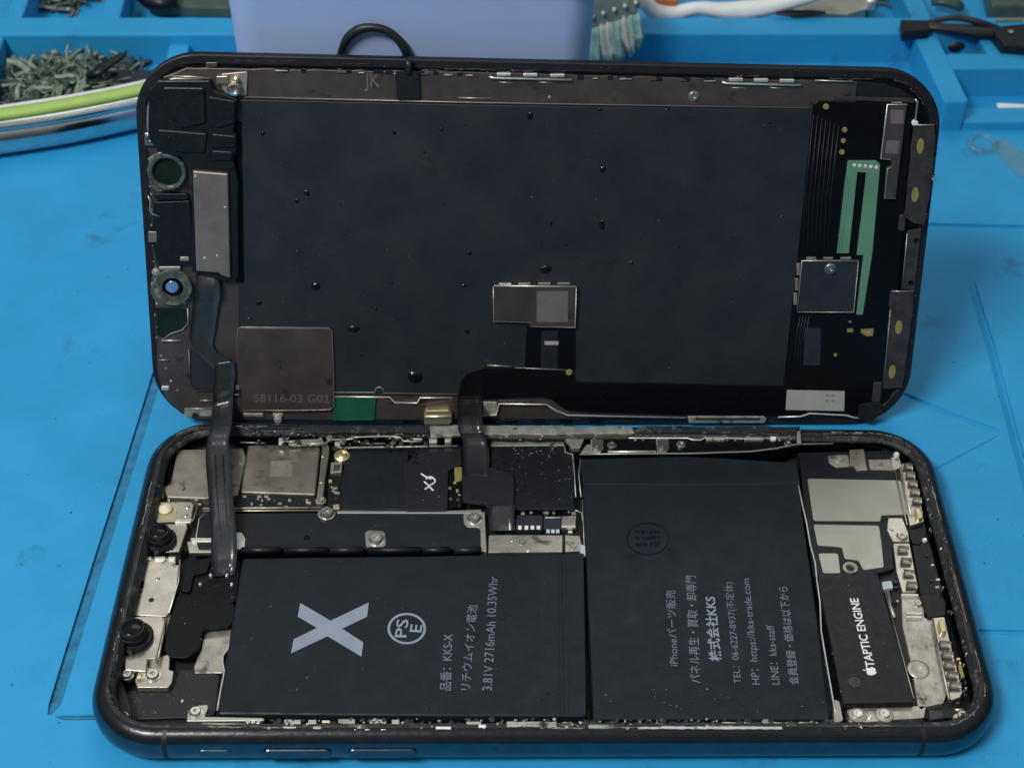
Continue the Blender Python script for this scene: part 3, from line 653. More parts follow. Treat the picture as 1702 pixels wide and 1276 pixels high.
# connectors along the lower edge of the board
wire('board_edge', [(856, 846), (920, 847), (958, 848), (967, 852), (970, 872)], .42, .012, 'foil', body)
cn = plate('board_connector', [(857, 855), (902, 856), (902, 880), (856, 879)], .40, .12, 'chipdk', body, r=.02)
for x in (864, 875, 885, 895): plate('pin', [(x - 3, 873), (x + 3, 873), (x + 3, 879), (x - 3, 879)], .407, .02, 'white', cn, bev=.004)
cn = plate('board_connector', [(904, 857), (933, 857), (932, 878), (903, 878)], .40, .12, 'chipdk', body, r=.02)
for x in (911, 919, 927): plate('pin', [(x - 3, 876), (x + 3, 876), (x + 3, 885), (x - 3, 885)], .38, .02, 'paleblue', cn, bev=.004)
wire('connector_lip', [(906, 860), (932, 860)], .41, .012, 'paleblue', cn)
cb = plate('crystal_can', [(934, 857), (958, 856), (957, 873), (933, 874)], .43, .14, 'shield', body, r=.015); plate('can_lip', [(933, 872), (957, 872), (957, 876), (933, 876)], .432, .05, 'chrome', cb)
plate('solder_dot', [(944, 880), (952, 880), (952, 885), (944, 885)], .36, .04, 'chrome', body)
br = plate('press_bracket', [(812, 888), (936, 888), (936, 917), (811, 918)], .43, .1, 'shield', body, r=.03, bev=.02)
screw((868, 901), .432, .055, br, mat='shield'); screw((852, 897), .43, .03, br, mat='shield', name='rivet'); screw((878, 915), .43, .025, br, mat='chrome', name='rivet')
br = plate('press_bracket', [(939, 888), (964, 890), (970, 915), (939, 917)], .43, .1, 'shield', body, r=.02); screw((953, 909), .432, .05, br, mat='shieldd')
plate('pale_spacer', [(964, 904), (973, 905), (975, 923), (969, 926), (964, 915)], .46, .1, 'paleblue', body, r=.03)
wire('wall_edge', [(965, 762, .5), (962, 790, .5), (966, 826, .45)], .5, .013, 'foil', body); wire('wall_edge', [(968, 830, .44), (971, 905, .44)], .5, .01, 'pale_gasket', body)

# ---- far rim: worn lip, rails and clips
def lip(px, mat='pale_gasket', z=RIM + .022, seed=1, name='worn_lip', th=.05, amp=1.1): return plate(name, rag(px, amp, 14, random.Random(seed)), z, th, mat, body, bev=.01)
lip([(714, 707), (800, 706), (1050, 709), (1055, 719), (800, 722), (716, 724)], seed=2)
lip([(500, 707), (712, 708), (712, 718), (500, 718)], 'gasket', seed=3); lip([(1060, 708), (1330, 708), (1330, 717), (1060, 717)], 'gasket', seed=4)
lip([(800, 722), (1045, 720), (1045, 727), (800, 728)], 'brown', z=RIM - .03, seed=5)
def rail(px, z, r, mat='chrome', sm=0): return wire('metal_rail', px, z, r, mat, body, sm=sm)
rail([(500, 738), (540, 737), (548, 731), (590, 729), (600, 737), (640, 737)], .58, .018, 'foil'); rail([(560, 744), (700, 742), (760, 741)], .56, .018, 'pale_gasket')
rail([(580, 727), (640, 725), (665, 727), (672, 733), (700, 733)], .62, .016, 'foil', 3); rail([(470, 733), (500, 735)], .6, .012, 'foil'); rail([(400, 735), (440, 736)], .6, .01, 'foil')
plate('spring_clip', [(478, 731), (535, 728), (540, 737), (480, 739)], .55, .05, 'pale_gasket', body)
for a, b, c, d in ((686, 727, 702, 730), (713, 727, 727, 735), (739, 727, 751, 734), (463, 727, 471, 736), (556, 733, 566, 739)): plate('spring_clip', rect(a, b, c, d), .60, .08, 'chrome', body, r=.03)
for a, b in ((548, 727), (570, 731), (660, 725)): screw((a, b), .6, .05, body, mat='shieldd')
rk = plate('rail_bracket', [(962, 749), (975, 738), (985, 728), (1145, 727), (1160, 730), (1330, 726), (1328, 733), (1290, 748), (1130, 752), (965, 756)], .57, .3, 'gloss', body, r=.02, bev=.012)
rail([(985, 727.5), (1060, 728), (1143, 728), (1152, 731), (1165, 731), (1172, 727), (1240, 729), (1322, 727)], .60, .018)
rail([(963, 755), (1050, 754), (1150, 753.5), (1250, 750), (1290, 745), (1325, 738), (1385, 737)], .585, .015, 'foil'); rail([(1010, 751), (1090, 750.5)], .58, .026)
for x in (993, 1102):
    k_ = plate('rail_clip', [(x - 12, 729), (x + 10, 729), (x + 11, 743), (x + 6, 751), (x - 10, 751)], .61, .2, 'steel', rk, r=.03, bev=.02); screw((x - 2, 744), .612, .045, k_)
for x, y in ((1017, 739), (1132, 738)): screw((x, y), .60, .07, rk)
plate('rail_clip', [(965, 752), (975, 738), (988, 738), (990, 752)], .59, .15, 'foil', rk, r=.02)
for a, b in ((1173, 1206), (1237, 1270)): plate('rail_window', [(a + 3, 725), (b - 3, 725), (b, 730), (a, 730)], .62, .05, 'chrome', rk, r=.02)
plate('rail_window', [(1281, 724.5), (1290, 724.5), (1290, 730), (1281, 730)], .62, .05, 'white', rk, r=.02); screw((1310, 737), .6, .06, rk)
plate('corner_clip', [(936, 724), (962, 722), (972, 727), (964, 744), (950, 744), (945, 734)], .60, .1, 'foil', body, r=.03); plate('corner_clip', [(945, 734), (958, 733), (957, 746), (947, 747)], .56, .1, 'brown', body)
lip([(1325, 712), (1330, 710), (1332, 736), (1325, 737)], 'stickgrey', seed=8)

# ---- left column: lamp, two lenses, sensor bar
fl = plate('flash_module', [(250, 833), (318, 833), (323, 838), (318, 866), (250, 868), (246, 860)], .45, .25, 'shield', body, r=.04, bev=.02)
plate('lamp_window', [(253, 837), (297, 836), (293, 862), (251, 863)], .456, .05, 'ledb', fl, r=.03)
lathe('lamp', (275, 846), .46, [(.135, 0), (.12, .03), (.07, .05), (.001, .055)], 'led', fl, smooth=True)
screw((312, 842), .455, .03, fl, name='rivet'); screw((309, 856), .455, .03, fl, name='rivet')
plate('module_lip', [(292, 862), (320, 861), (317, 868), (290, 868)], .46, .05, 'chrome', fl, r=.02)
wire('module_wire', [(318, 868, .42), (322, 862, .43), (329, 838, .43)], .43, .012, 'foil', fl)
def lens(px, z, r, tilt=0):
    o = lathe('lens', px, z, [(r * 1.02, -.1), (r * 1.02, .05), (r * .95, .075), (r * .80, .08), (r * .80, .14), (r * .78, .17), (r * .72, .19), (r * .70, .24), (r * .64, .265), (r * .40, .27), (r * .36, .235), (r * .28, .225)], 'black', body, n=36)
    lathe('lens_glass', px, z, [(r * .60, .255), (r * .52, .275), (r * .3, .292), (.001, .297)], 'lens', o, smooth=True, n=24); 
    c = P(px[0], px[1], z); vv, ff = prism_vf(fillet([(c[0] - .05, c[1] - r * 1.16), (c[0] + .05, c[1] - r * 1.16), (c[0] + .05, c[1] - r * .9), (c[0] - .05, c[1] - r * .9)], .02), z, z + .09, .01); link('lens_key', vv, ff, 'black', o)
    return o
p1 = plate('sensor_plate', [(240, 870), (310, 870), (312, 876), (298, 916), (228, 915)], .42, .3, 'shield', body, r=.02, bev=.015)
wire('plate_lip', [(229, 917), (262, 917), (298, 917)], .42, .014, 'chrome', p1)
lens((266, 899), .43, .275)
p2 = plate('sensor_bar', rag([(240, 928), (254, 927), (256, 923), (276, 924), (279, 927), (293, 927), (292, 938), (298, 938), (294, 975), (281, 1018), (276, 1024), (222, 1022), (224, 1003), (219, 1001), (221, 986), (236, 984), (239, 966), (230, 964), (235, 938)], .2, 30, random.Random(2)), .40, .06, 'shield', body, r=.02, bev=.012)
for a, b in ((240, 252), (257, 275), (279, 292)): plate('bar_tab', [(a, 924), (b, 924), (b, 930), (a, 930)], .43, .05, 'chrome', p2, r=.02)
lathe('hole', (251.5, 996.5), .402, [(.045, 0), (.04, .002), (.001, .002)], 'gloss', p2); screw((262, 961), .402, .03, p2, name='rivet')
wire('bar_edge', [(299, 930, .42), (297, 965, .42), (281, 1018, .42)], .42, .014, 'chrome', p2)
p3 = plate('sensor_plate', [(200, 1024), (268, 1023), (275, 1027), (260, 1094), (245, 1095), (243, 1116), (207, 1113), (206, 1094), (184, 1092)], .42, .3, 'shield', body, r=.02, bev=.015)
wire('plate_lip', [(276, 1026), (270, 1060), (263, 1094)], .42, .02, 'shieldd', p3)
lens((223, 1060), .43, .305)
plate('plate_notch', [(183, 1095), (206, 1094), (204, 1107), (182, 1106)], .40, .06, 'gloss', body)
k_ = plate('corner_bracket', [(283, 1085), (281, 1113), (289, 1113), (286, 1133), (280, 1142), (228, 1142), (224, 1130), (240, 1100)], .30, .1, 'shield', body, r=.04)
screw((254, 1122), .31, .10, k_); screw((211, 1121), .36, .085, k_); plate('bracket_pad', [(190, 1109), (200, 1108), (202, 1118), (190, 1117)], .34, .05, 'shieldd', k_)
plate('pale_flex', [(278, 1020), (292, 1021), (287, 1055), (275, 1055)], .33, .05, 'paleblue', body).data.materials[0] = MT['shieldd']
plate('black_flex', [(300, 935), (352, 925), (400, 930), (392, 1000), (330, 1003), (292, 988), (296, 960)], .30, .05, 'deep', body, r=.08)
plate('black_flex', [(293, 988), (310, 990), (345, 998), (392, 1002), (386, 1040), (336, 1044), (332, 1075), (312, 1093), (285, 1092), (272, 1078), (278, 1040)], .34, .05, 'deep', body, r=.12)
plate('black_flex', [(312, 932), (350, 930), (345, 950), (322, 955), (316, 985), (300, 980)], .36, .05, 'deep', body, r=.05)
rnd = random.Random(5)
for q in ([(352, 962), (360, 950), (372, 956), (378, 948)], [(355, 975), (368, 972), (382, 966), (384, 955)], [(330, 966), (336, 970), (342, 968)]): wire('torn_film', q, .42, .014, 'black', body, sm=4)
grit('dust', body, 300, 935, 390, 1080, .36, 14, 45, 'stickgrey', .005, .013); grit('dust', body, 212, 1150, 355, 1188, .182, 26, 46, 'stickgrey', .005, .012)
for a, b in ((350, 955), (377, 955), (383, 938), (333, 969), (385, 970)): screw((a, b), .42, .022, body, mat='chrome', name='glint')
plate('beige_foil', rag([(340, 1044), (386, 1041), (382, 1075), (372, 1090), (372, 1118), (324, 1118), (322, 1108), (334, 1080)], .6, 14, random.Random(3)), .20, .03, 'foilw', body, r=.03)
plate('black_floor', [(196, 1150), (228, 1146), (284, 1146), (300, 1110), (365, 1120), (358, 1190), (210, 1195)], .18, .06, 'floor', body, r=.1)
screw((201, 1191), .45, .09, body, mat='shield'); plate('corner_tab', [(177, 1162), (183, 1161), (184, 1182), (179, 1186), (176, 1178)], .45, .06, 'shieldd', body, r=.03)
plate('corner_block', [(170, 1110), (196, 1115), (215, 1165), (222, 1195), (190, 1190), (170, 1160)], .36, .2, 'black', body, r=.08)
k_ = plate('screw_clip', [(312, 1182), (330, 1171), (346, 1170), (346, 1176), (340, 1190), (438, 1192), (440, 1197), (310, 1198)], .50, .08, 'foil', body, r=.03); screw((325, 1183), .51, .085, k_)
wire('front_rail', [(335, 1203), (380, 1204), (410, 1204)], .58, .03, 'foil', k_); screw((303, 1164), .2, .02, body, name='glint', mat='chrome')
for a, b, c in ((412, 1199, .02), (421, 1200, .02), (430, 1199, .02)): screw((a, b), .58, .03, k_, name='rivet')
# front rim fragments
rnd = random.Random(21)
for a, b, y0, y1, mt in ((472, 500, 1195, 1202, 'foil'), (512, 526, 1195, 1202, 'foil'), (535, 548, 1196, 1200, 'gold'), (562, 590, 1194, 1201, 'shieldd'), (614, 641, 1195, 1201, 'foil'), (651, 664, 1195, 1202, 'foil'), (572, 645, 1207.5, 1212, 'chrome'), (664, 706, 1207, 1212, 'chrome'),
        (470, 492, 1206, 1209, 'foil'), (520, 534, 1206, 1210, 'foil'), (724, 750, 1206, 1211, 'chrome'), (775, 800, 1198, 1204, 'foil'), (795, 808, 1203, 1208, 'chrome'), (842, 925, 1198, 1207, 'pale_gasket'), (935, 950, 1199, 1203, 'chrome'), (978, 1020, 1203, 1209, 'pale_gasket'),
        (1000, 1305, 1204.5, 1211, 'pale_gasket'), (1060, 1300, 1206, 1210.5, 'wrapedge'), (1200, 1360, 1199, 1203.5, 'foil'), (1268, 1277, 1194, 1201, 'pale_gasket')):
    plate('rim_fragment', rag(rect(a, y0, b, y1), .6, 9, rnd), RIM - .02 + rnd.uniform(-.006, .04), .06, mt, body, bev=.008)
grit('gasket_crumbs', body, 440, 1194, 1400, 1208, RIM - .02, 160, 31, 'gasket', .02, .06); grit('pale_crumbs', body, 440, 1194, 1460, 1210, RIM, 70, 32, 'pale_gasket', .012, .035)
grit('gasket_crumbs', body, 420, 712, 720, 745, RIM - .04, 90, 33, 'gasket', .02, .06); grit('pale_crumbs', body, 420, 715, 1330, 732, RIM - .02, 80, 34, 'pale_gasket', .01, .03)

# ---- right column: loudspeaker, contacts, vibration motor
plate('bay_floor', [(1326, 752), (1485, 748), (1520, 800), (1545, 900), (1590, 1110), (1590, 1192), (1405, 1196), (1352, 960)], .34, .2, 'floor', body, r=.05)
sp = plate('loudspeaker', [(1328, 754), (1480, 752), (1500, 775), (1516, 862), (1482, 872), (1486, 945), (1440, 958), (1352, 958), (1338, 850)], .44, .2, 'black', body, r=.05, bev=.02)
plate('foil_label', [(1342, 795), (1497, 798), (1508, 855), (1465, 856), (1463, 866), (1352, 865)], .448, .03, 'foil', sp, r=.05, bev=.004)
plate('foil_label', [(1352, 871), (1461, 873), (1465, 901), (1469, 942), (1435, 947), (1427, 931), (1404, 928), (1399, 909), (1359, 906)], .448, .03, 'foil', sp, r=.05, bev=.004)
plate('foil_label', [(1360, 919), (1393, 919), (1397, 952), (1368, 952)], .448, .03, 'foil', sp, r=.05, bev=.004)
plate('inner_ridge', [(1466, 857), (1510, 856), (1512, 860), (1470, 862), (1468, 868)], .455, .03, 'black', sp)
lathe('screw_boss', (1413, 944), .45, [(.13, -.05), (.13, .02), (.08, .02), (.06, -.03), (.001, -.03)], 'shieldd', sp)
k_ = plate('top_clip', [(1375, 756), (1410, 755), (1413, 775), (1390, 776), (1379, 769)], .46, .06, 'shieldd', body, r=.06); screw((1394, 764), .462, .08, k_, mat='shieldd')
plate('clip_plate', [(1412, 747), (1436, 746), (1442, 781), (1424, 782), (1420, 774), (1413, 773)], .48, .05, 'shield', k_, r=.02)
plate('clip_plate', [(1443, 763), (1481, 763), (1484, 781), (1446, 780)], .47, .05, 'gold', k_, r=.01).data.materials[0] = MT['foilw']
plate('clip_plate', [(1480, 760), (1494, 757), (1500, 775), (1488, 781), (1483, 780)], .49, .06, 'shield', k_, r=.03); screw((1490, 755), .5, .05, k_, mat='chrome')
plate('clip_plate', [(1474, 748), (1486, 749), (1488, 758), (1476, 758)], .45, .05, 'black', k_)
def springs(base, rows, gold=None, z=.50):
    st = plate('contact_strip', base, z - .04, .08, 'shield', body, r=.03)
    for (x0, y0, x1, y1, n, wd, dy) in rows:
        for i in range(n):
            t = i / max(1, n - 1); x = x0 + (x1 - x0) * t; y = y0 + (y1 - y0) * t
            A = [P(x - wd / 2, y + (j - 2) * dy / 4.7, z + [.0, .03, .04, .03, .0][j]) for j in range(5)]; B = [P(x + wd / 2, y + (j - 2) * dy / 4.7 + 1.5, z + [-.02, .02, .03, .02, -.02][j]) for j in range(5)]
            strip('spring_leaf', list(zip(A, B)), 'foilw', st, th=.012, sm=2)
    if gold:
        c = P(*gold, z); vv, ff = prism_vf(fillet([(c[0] - .05, c[1] - .13), (c[0] + .055, c[1] - .13), (c[0] + .05, c[1] + .13), (c[0] - .055, c[1] + .13)], .05, 5), z - .05, z + .05, .02); link('gold_contact', vv, ff, 'gold', st)
    return st
springs([(1494, 772), (1514, 766), (1523, 800), (1534, 850), (1536, 866), (1512, 874), (1505, 840)], [(1510, 774, 1525, 830, 5, 15, 13)], (1527, 855))
wire('strip_edge', [(1498, 778, .5), (1506, 820, .5), (1514, 855, .5)], .5, .014, 'chrome', body); wire('strip_edge', [(1488, 783, .48), (1500, 840, .48), (1508, 872, .48)], .5, .01, 'foil', body)
k_ = plate('dock_flex', [(1476, 860), (1500, 860), (1510, 885), (1512, 900), (1484, 900), (1474, 880)], .47, .06, 'shield', body, r=.02); screw((1499, 892), .475, .09, k_, mat='shield'); screw((1482, 880), .475, .03, k_, name='rivet')
springs([(1484, 902), (1512, 902), (1526, 975), (1522, 984), (1500, 984), (1490, 950)], [(1502, 912, 1516, 971, 4, 18, 14)])
plate('black_socket', [(1508, 880), (1536, 876), (1540, 888), (1530, 905), (1516, 903)], .46, .2, 'gloss', body, r=.03); screw((1537, 897), .47, .04, body, mat='chrome', name='glint')
plate('black_socket', [(1528, 988), (1562, 983), (1572, 1000), (1572, 1022), (1542, 1027), (1534, 1005)], .47, .2, 'gloss', body, r=.05)
plate('port_wall', [(1516, 905), (1545, 900), (1568, 985), (1530, 988)], .44, .2, 'black', body, r=.05)
k_ = plate('dock_plate', rag([(1498, 986), (1526, 986), (1536, 1011), (1537, 1026), (1549, 1029), (1575, 1150), (1568, 1168), (1540, 1174), (1530, 1180), (1525, 1172), (1514, 1100), (1500, 1040)], .5, 18, random.Random(6)), .42, .08, 'foilw', body, r=.03)
for y, a, b in ((988, 1498, 1527), (1018, 1505, 1534), (1024.5, 1506, 1533)): plate('bright_fold', [(a, y - 2.4), (b, y - 2), (b, y + 2.2), (a, y + 2)], .47, .05, 'chrome', k_, r=.01)
screw((1526, 1003), .43, .06, k_, mat='shield'); lathe('pressed_dome', (1526, 1112), .42, [(.19, 0), (.185, .012), (.16, .02), (.1, .012), (.001, .005)], 'foilw', k_, smooth=True); screw((1530, 1110), .425, .02, k_, mat='chrome', name='rivet')
springs([(1549, 1026), (1570, 1024), (1578, 1060), (1600, 1150), (1596, 1158), (1580, 1164), (1562, 1085)], [(1571, 1070, 1588, 1138, 5, 20, 15)], (1566, 1042))
wire('strip_edge', [(1550, 1028, .5), (1560, 1080, .5), (1578, 1162, .5)], .5, .02, 'foilw', body); plate('gold_pad', [(1592, 1105), (1598, 1103), (1604, 1124), (1598, 1126)], .45, .04, 'dullgold', body)
mo = cell('vibration_motor', [(1357, 955), (1410, 953), (1460, 953), (1490, 1060), (1520, 1168), (1400, 1170), (1378, 1060)], .53, .04); mo.data.materials[0] = MT['black']
text('printed_text', 'TAPTIC ENGINE', (1454, 1107.5), (1426, 993.5), .145, .535, 'white', mo, bold=.016)
def fruit_mark():                                     # the small white fruit mark before the words
    c = np.array(P(1447, 1114.5, .535)[:2]); d = np.array(P(1426, 993.5, .535)[:2]) - np.array(P(1454, 1107.5, .535)[:2]); d /= np.linalg.norm(d); u = np.array([-d[1], d[0]]); s = .10
    o = [(0, .62), (.18, .68), (.42, .72), (.66, .62), (.78, .48), (.60, .32), (.56, .08), (.64, -.10), (.82, -.20), (.70, -.55), (.45, -.88), (.25, -.90), (0, -.82), (-.25, -.90), (-.45, -.88), (-.70, -.55), (-.84, -.1), (-.84, .25), (-.72, .55), (-.45, .72), (-.2, .69)]
    lf = [(.02, .82), (.10, 1.08), (.36, 1.26), (.32, .98), (.16, .82)]
    v = [(*(c + d * x * s + u * y * s), .535) for x, y in o + lf]; n = len(o)
    link('fruit_emblem', v, [tuple(range(n))[::-1], tuple(range(n, n + len(lf)))[::-1]], 'white', mo)
fruit_mark()
lathe('dark_spot', (1420, 1133), .5305, [(.12, 0), (.11, .003), (.001, .003)], 'residue', mo); grit('dust', mo, 1370, 960, 1500, 1160, .531, 16, 42, 'stickgrey', .005, .012)
wire('motor_lip', [(1404, 1170, .46), (1460, 1168, .46), (1519, 1167, .46)], .46, .02, 'foil', mo); wire('motor_lip', [(1362, 965, .46), (1380, 1060, .46), (1402, 1168, .46)], .46, .013, 'foil', mo); wire('motor_lip', [(1470, 980, .5), (1496, 1075, .5), (1519, 1160, .5)], .46, .008, 'foil', mo)
k_ = plate('motor_connector', [(1466, 966), (1482, 964), (1485, 976), (1468, 979)], .46, .1, 'paleblue', body, r=.02); wire('connector_lead', [(1476, 984), (1479, 1005), (1487, 1026)], .44, .035, 'shieldd', k_)
k_ = plate('lower_bracket', rag([(1408, 1178), (1440, 1174), (1540, 1172), (1536, 1192), (1480, 1196), (1412, 1202)], .6, 16, random.Random(7)), .42, .1, 'foilw', body, r=.03)
for x in (1425, 1470): lathe('screw_seat', (x, 1189), .42, [(.15, 0), (.14, .03), (.10, .035)], 'shieldd', k_); screw((x, 1187), .44, .085, k_, mat='chrome')
screw((1446, 1191), .43, .03, k_, mat='chrome', name='rivet')
plate('wall_post', [(1386, 1160), (1396, 1165), (1402, 1196), (1386, 1203)], .46, .3, 'shieldd', body, r=.03)
plate('dark_block', [(1543, 1178), (1566, 1180), (1572, 1192), (1545, 1196)], .42, .2, 'chipdk', body); screw((1600, 1190), .46, .09, body, mat='shield'); wire('gold_edge', [(1587, 1179), (1601, 1179)], .5, .025, 'gold', body)
plate('corner_plate', [(1584, 1188), (1592, 1182), (1606, 1186), (1608, 1196), (1586, 1199)], .44, .05, 'foilw', body, r=.03)
rnd = random.Random(77)
for i in range(16):
    a = rnd.uniform(0, 1); x = 1532 + 92 * a + rnd.uniform(-8, 6); y = 800 + 380 * a; screw((x, y), RIM - .04, rnd.uniform(.006, .018), body, mat=rnd.choice(['chrome', 'foil', 'shieldd']), name='glint')

# grime and wear along the rims
def rim_wear(name, par, wd, ht, r, ins, zf, n, seed, mat, weight, r0=.005, r1=.014):
    rnd = random.Random(seed); path = rrect(wd - ins, ht - ins, r - ins, 40); pts = []
    for i in range(len(path)):
        a, b = path[i], path[(i + 1) % len(path)]; q = max(1, int(np.linalg.norm(b - a) / .06)); pts += [a + (b - a) * j / q for j in range(q)]
    v = []; f = []; k = len(pts); c = 0
    while c < n:
        i = rnd.randrange(k); p = pts[i]
        if rnd.random() > weight(p[0], p[1]): continue
        c += 1; m = rnd.randint(2, 14); off = rnd.uniform(-.05, .05); q = []
        for j in range(m):
            p = pts[(i + j) % k]; d = np.array([-p[0] / wd, -p[1] / ht]); d /= np.linalg.norm(d); p = p + d * (off + rnd.uniform(-.012, .012)); q.append(np.array([p[0], p[1], zf(off) + rnd.uniform(-.004, .006)]))
        tube_vf(q, [rnd.uniform(r0, r1) for _ in q], 5, 0, v, f, flat=.5, up=(0, 0, 1))
    return tag(link(name, v, f, mat, par, True), kind='stuff')
wr = lambda x, y: 1.0 if (x > 6.2 or y > 3.0) else (.55 if y < -3 and x > -2 else .2)
rim_wear('rim_grime', body, W, D, R, .29, lambda o: RIM - .005 - max(0, o) * .9, 170, 61, 'gasket', wr, .01, .03)
rim_wear('rim_wear', body, W, D, R, .26, lambda o: RIM + .0 - max(0, o) * .9, 110, 62, 'pale_gasket', wr, .003, .010)
rim_wear('rim_scuffs', body, W, D, R, .17, lambda o: RIM - .01 - abs(o) * .25, 26, 63, 'gasket', lambda x, y: .6, .003, .007)
# small parts soldered in the open strips of the board
rnd = random.Random(71)
for (x0, y0, x1, y1, z, n) in ((402, 828, 530, 842, .43, 16), (548, 786, 566, 836, .42, 9), (746, 800, 766, 840, .43, 8), (860, 848, 960, 853, .40, 9), (276, 830, 335, 846, .38, 9), (326, 740, 400, 746, .40, 5), (1478, 955, 1492, 1020, .40, 7), (1540, 905, 1560, 980, .45, 6), (1545, 985, 1580, 1060, .40, 6), (232, 945, 240, 1015, .38, 6), (1586, 1080, 1612, 1170, .42, 8)):
    for i in range(n):
        x, y = rnd.uniform(x0, x1), rnd.uniform(y0, y1); a, b = rnd.uniform(1.6, 4), rnd.uniform(1.2, 2.6)
        plate('board_component', rect(x - a, y - b, x + a, y + b), z + rnd.uniform(0, .02), .06, rnd.choice(['chipdk', 'chipdk', 'shieldd', 'foil', 'brown', 'gold']), body, bev=.006)

# ------------------------------------------------------------------ the tilted screen
lid = tag(empty('phone_screen', LC, LR), 'phone screen tipped up with its black inner face showing, leaning on the lilac tub', 'screen')
LWD, LHT, LRR = 7.13, 3.50, 1.12
v, f = sweep_vf(LWD, LHT, LRR, [(.10, -.30), (.03, -.27), (0, -.2), (0, -.05), (.008, -.02), (.03, -.005), (.16, -.005), (.175, -.015), (.20, -.04)], 14)
k = len(rrect(1, 1, .5, 14)); f.append(tuple(range(k))[::-1]); link('glass_panel', v, f, 'lidframe', lid, 2)
link('inner_panel', *prism_vf(rrect(LWD - .18, LHT - .18, LRR - .18, 12), -.12, -.035, 0), 'gloss', lid)
def lp(name, px, h, th, mat, par=lid, r=0.0, bev=.012): return plate(name, px, h, th, mat, par, L, r, bev)
def lw(name, px, h, r, mat, par=lid, sm=0): return wire(name, px, h, r, mat, par, L, 6, sm)
def ls(px, h, r, par=lid, mat='steel', name='screw'): return screw(px, h, r, par, L, mat, name)
ch = lp('metal_chassis', rag([(246, 190), (253, 155), (272, 128), (310, 113), (560, 117), (800, 121), (1190, 131), (1425, 136), (1422, 172), (1316, 660), (1310, 694), (900, 696), (560, 698), (330, 696), (300, 687), (275, 662), (262, 620)], 1.0, 17, random.Random(1)), .02, .06, 'brown')
# notched edge at the top
rnd = random.Random(8)
for x in (470, 500, 575, 620, 640, 695, 720, 760, 870, 925, 960, 1010, 1040, 1090, 1135, 1170):
    y = 108 + (x - 400) * .0236 + 7; w_ = rnd.uniform(8, 17)
    lp('edge_notch', rag(rect(x, y - 3, x + w_, y + rnd.uniform(2.5, 5)), .5, 7, rnd), .03, .05, 'lidframe', ch, bev=.006)
for x in (457, 560, 596, 655, 700, 738, 774, 985, 1030, 1080, 1130, 1170):
    y = 108 + (x - 400) * .0236 + 8; w_ = rnd.uniform(8, 22); lp('edge_tab', rag(rect(x, y, x + w_, y + 2.2), .4, 6, rnd), .045, .04, rnd.choice(['foil', 'brown', 'shieldd']), ch, bev=.006)
for a, b, y in ((813, 950, 129), (1200, 1331, 138)):
    lw('bright_rail', [(a, y - 1, .06), (a + 8, y + 1, .06), (b, y + 4, .06)], .06, .022, 'chrome', ch)
    for q in (.18, .5, .83):
        x = a + (b - a) * q; yy = y - 5 + (b - a) * q * .022; lp('bright_tab', rect(x - 12, yy - 3, x + 12, yy + 2.5), .07, .08, 'chrome', ch, r=.02)
    for q in (.12, .6): x = a + (b - a) * q; lw('slot_glint', [(x, y + 8), (x + 26, y + 9)], .03, .01, 'foil', ch)
lw('bright_rail', [(1355, 134), (1418, 136)], .06, .016, 'foil', ch); lw('bright_rail', [(762, 163), (815, 164)], .04, .012, 'foil', ch)
lw('sheet_border', [(405, 162), (800, 171), (1350, 180)], .05, .014, 'tan', ch)
text('engraved_text', 'JK', (606, 144.5), (631, 145), .24, .024, 'tan', ch, L)
ls((1153, 160), .03, .075, ch, 'shield'); ls((914, 163), .03, .03, ch, 'tan', 'rivet')
lp('clear_film', [(1425, 135), (1470, 140), (1500, 150), (1520, 165), (1480, 172), (1424, 168)], .012, .03, 'lidframe'); 
lp('side_wall', [(1385, 160), (1520, 164), (1524, 172), (1385, 167)], .03, .04, 'lidclear'); lw('side_edge', [(1521, 165), (1525, 170), (1521, 204)], .05, .02, 'foil'); ls((1521, 205), .06, .045, lid, 'white', 'rivet')
# main black sheet
sh = lp('black_sheet', [(400, 166), (800, 175), (1351, 183), (1326, 430), (1302, 641), (958, 637), (880, 640), (800, 658), (395, 655)], .05, .03, 'sheet', bev=.01)
def dent(px, py, r, e=1.0, seed=0):
    rnd = random.Random(seed); c = L(px, py, .051); k = 12; v = []; f = []
    for q, z in ((1, .051), (.88, .051 + r * .12), (.62, .051 + r * .22), (.25, .051 + r * .27)):
        for j in range(k): a = 2 * PI * j / k; rr = r * .82 * q * (1 + .10 * math.sin(2 * a + seed) + rnd.uniform(-.07, .07)); v.append((c[0] + rr * math.cos(a), c[1] + rr * e * math.sin(a), z))
    for i in range(3):
        for j in range(k): f.append((i * k + j, i * k + (j + 1) % k, (i + 1) * k + (j + 1) % k, (i + 1) * k + j))
    f.append(tuple(3 * k + j for j in range(k))); return link('residue_spot', v, f, 'residue', sh, True)
for i, (x, y, r, e) in enumerate(((907, 447, .14, .75), (588, 546, .13, .75), (690, 627, .16, 1.1), (776, 551, .06, 1), (1001, 374, .07, 1.6), (1002, 282, .07, 1), (881, 193, .06, 1.6), (525, 476, .10, 1), (430, 503, .06, 1), (780, 420, .06, .9), (510, 321, .07, 1), (493, 335, .045, 1),
        (437, 222, .045, 1), (916, 372, .03, 2.5), (772, 474, .07, .6), (415, 529, .05, .5), (1050, 437, .045, 1), (650, 470, .05, .5), (997, 182, .06, .5), (1108, 182, .06, .4), (495, 417, .04, .5), (705, 253, .03, 1.0), (655, 221, .05, 1), (733, 215, .04, 1), (625, 513, .035, 1), (1280, 205, .03, 1), (1300, 360, .03, 1.0))): dent(x, y, r, e, i)
grit('grime', sh, 410, 185, 1290, 620, .05, 60, 51, 'residue', .008, .02, L); grit('dust', sh, 410, 185, 1290, 620, .05, 46, 52, 'stickgrey', .004, .010, L)
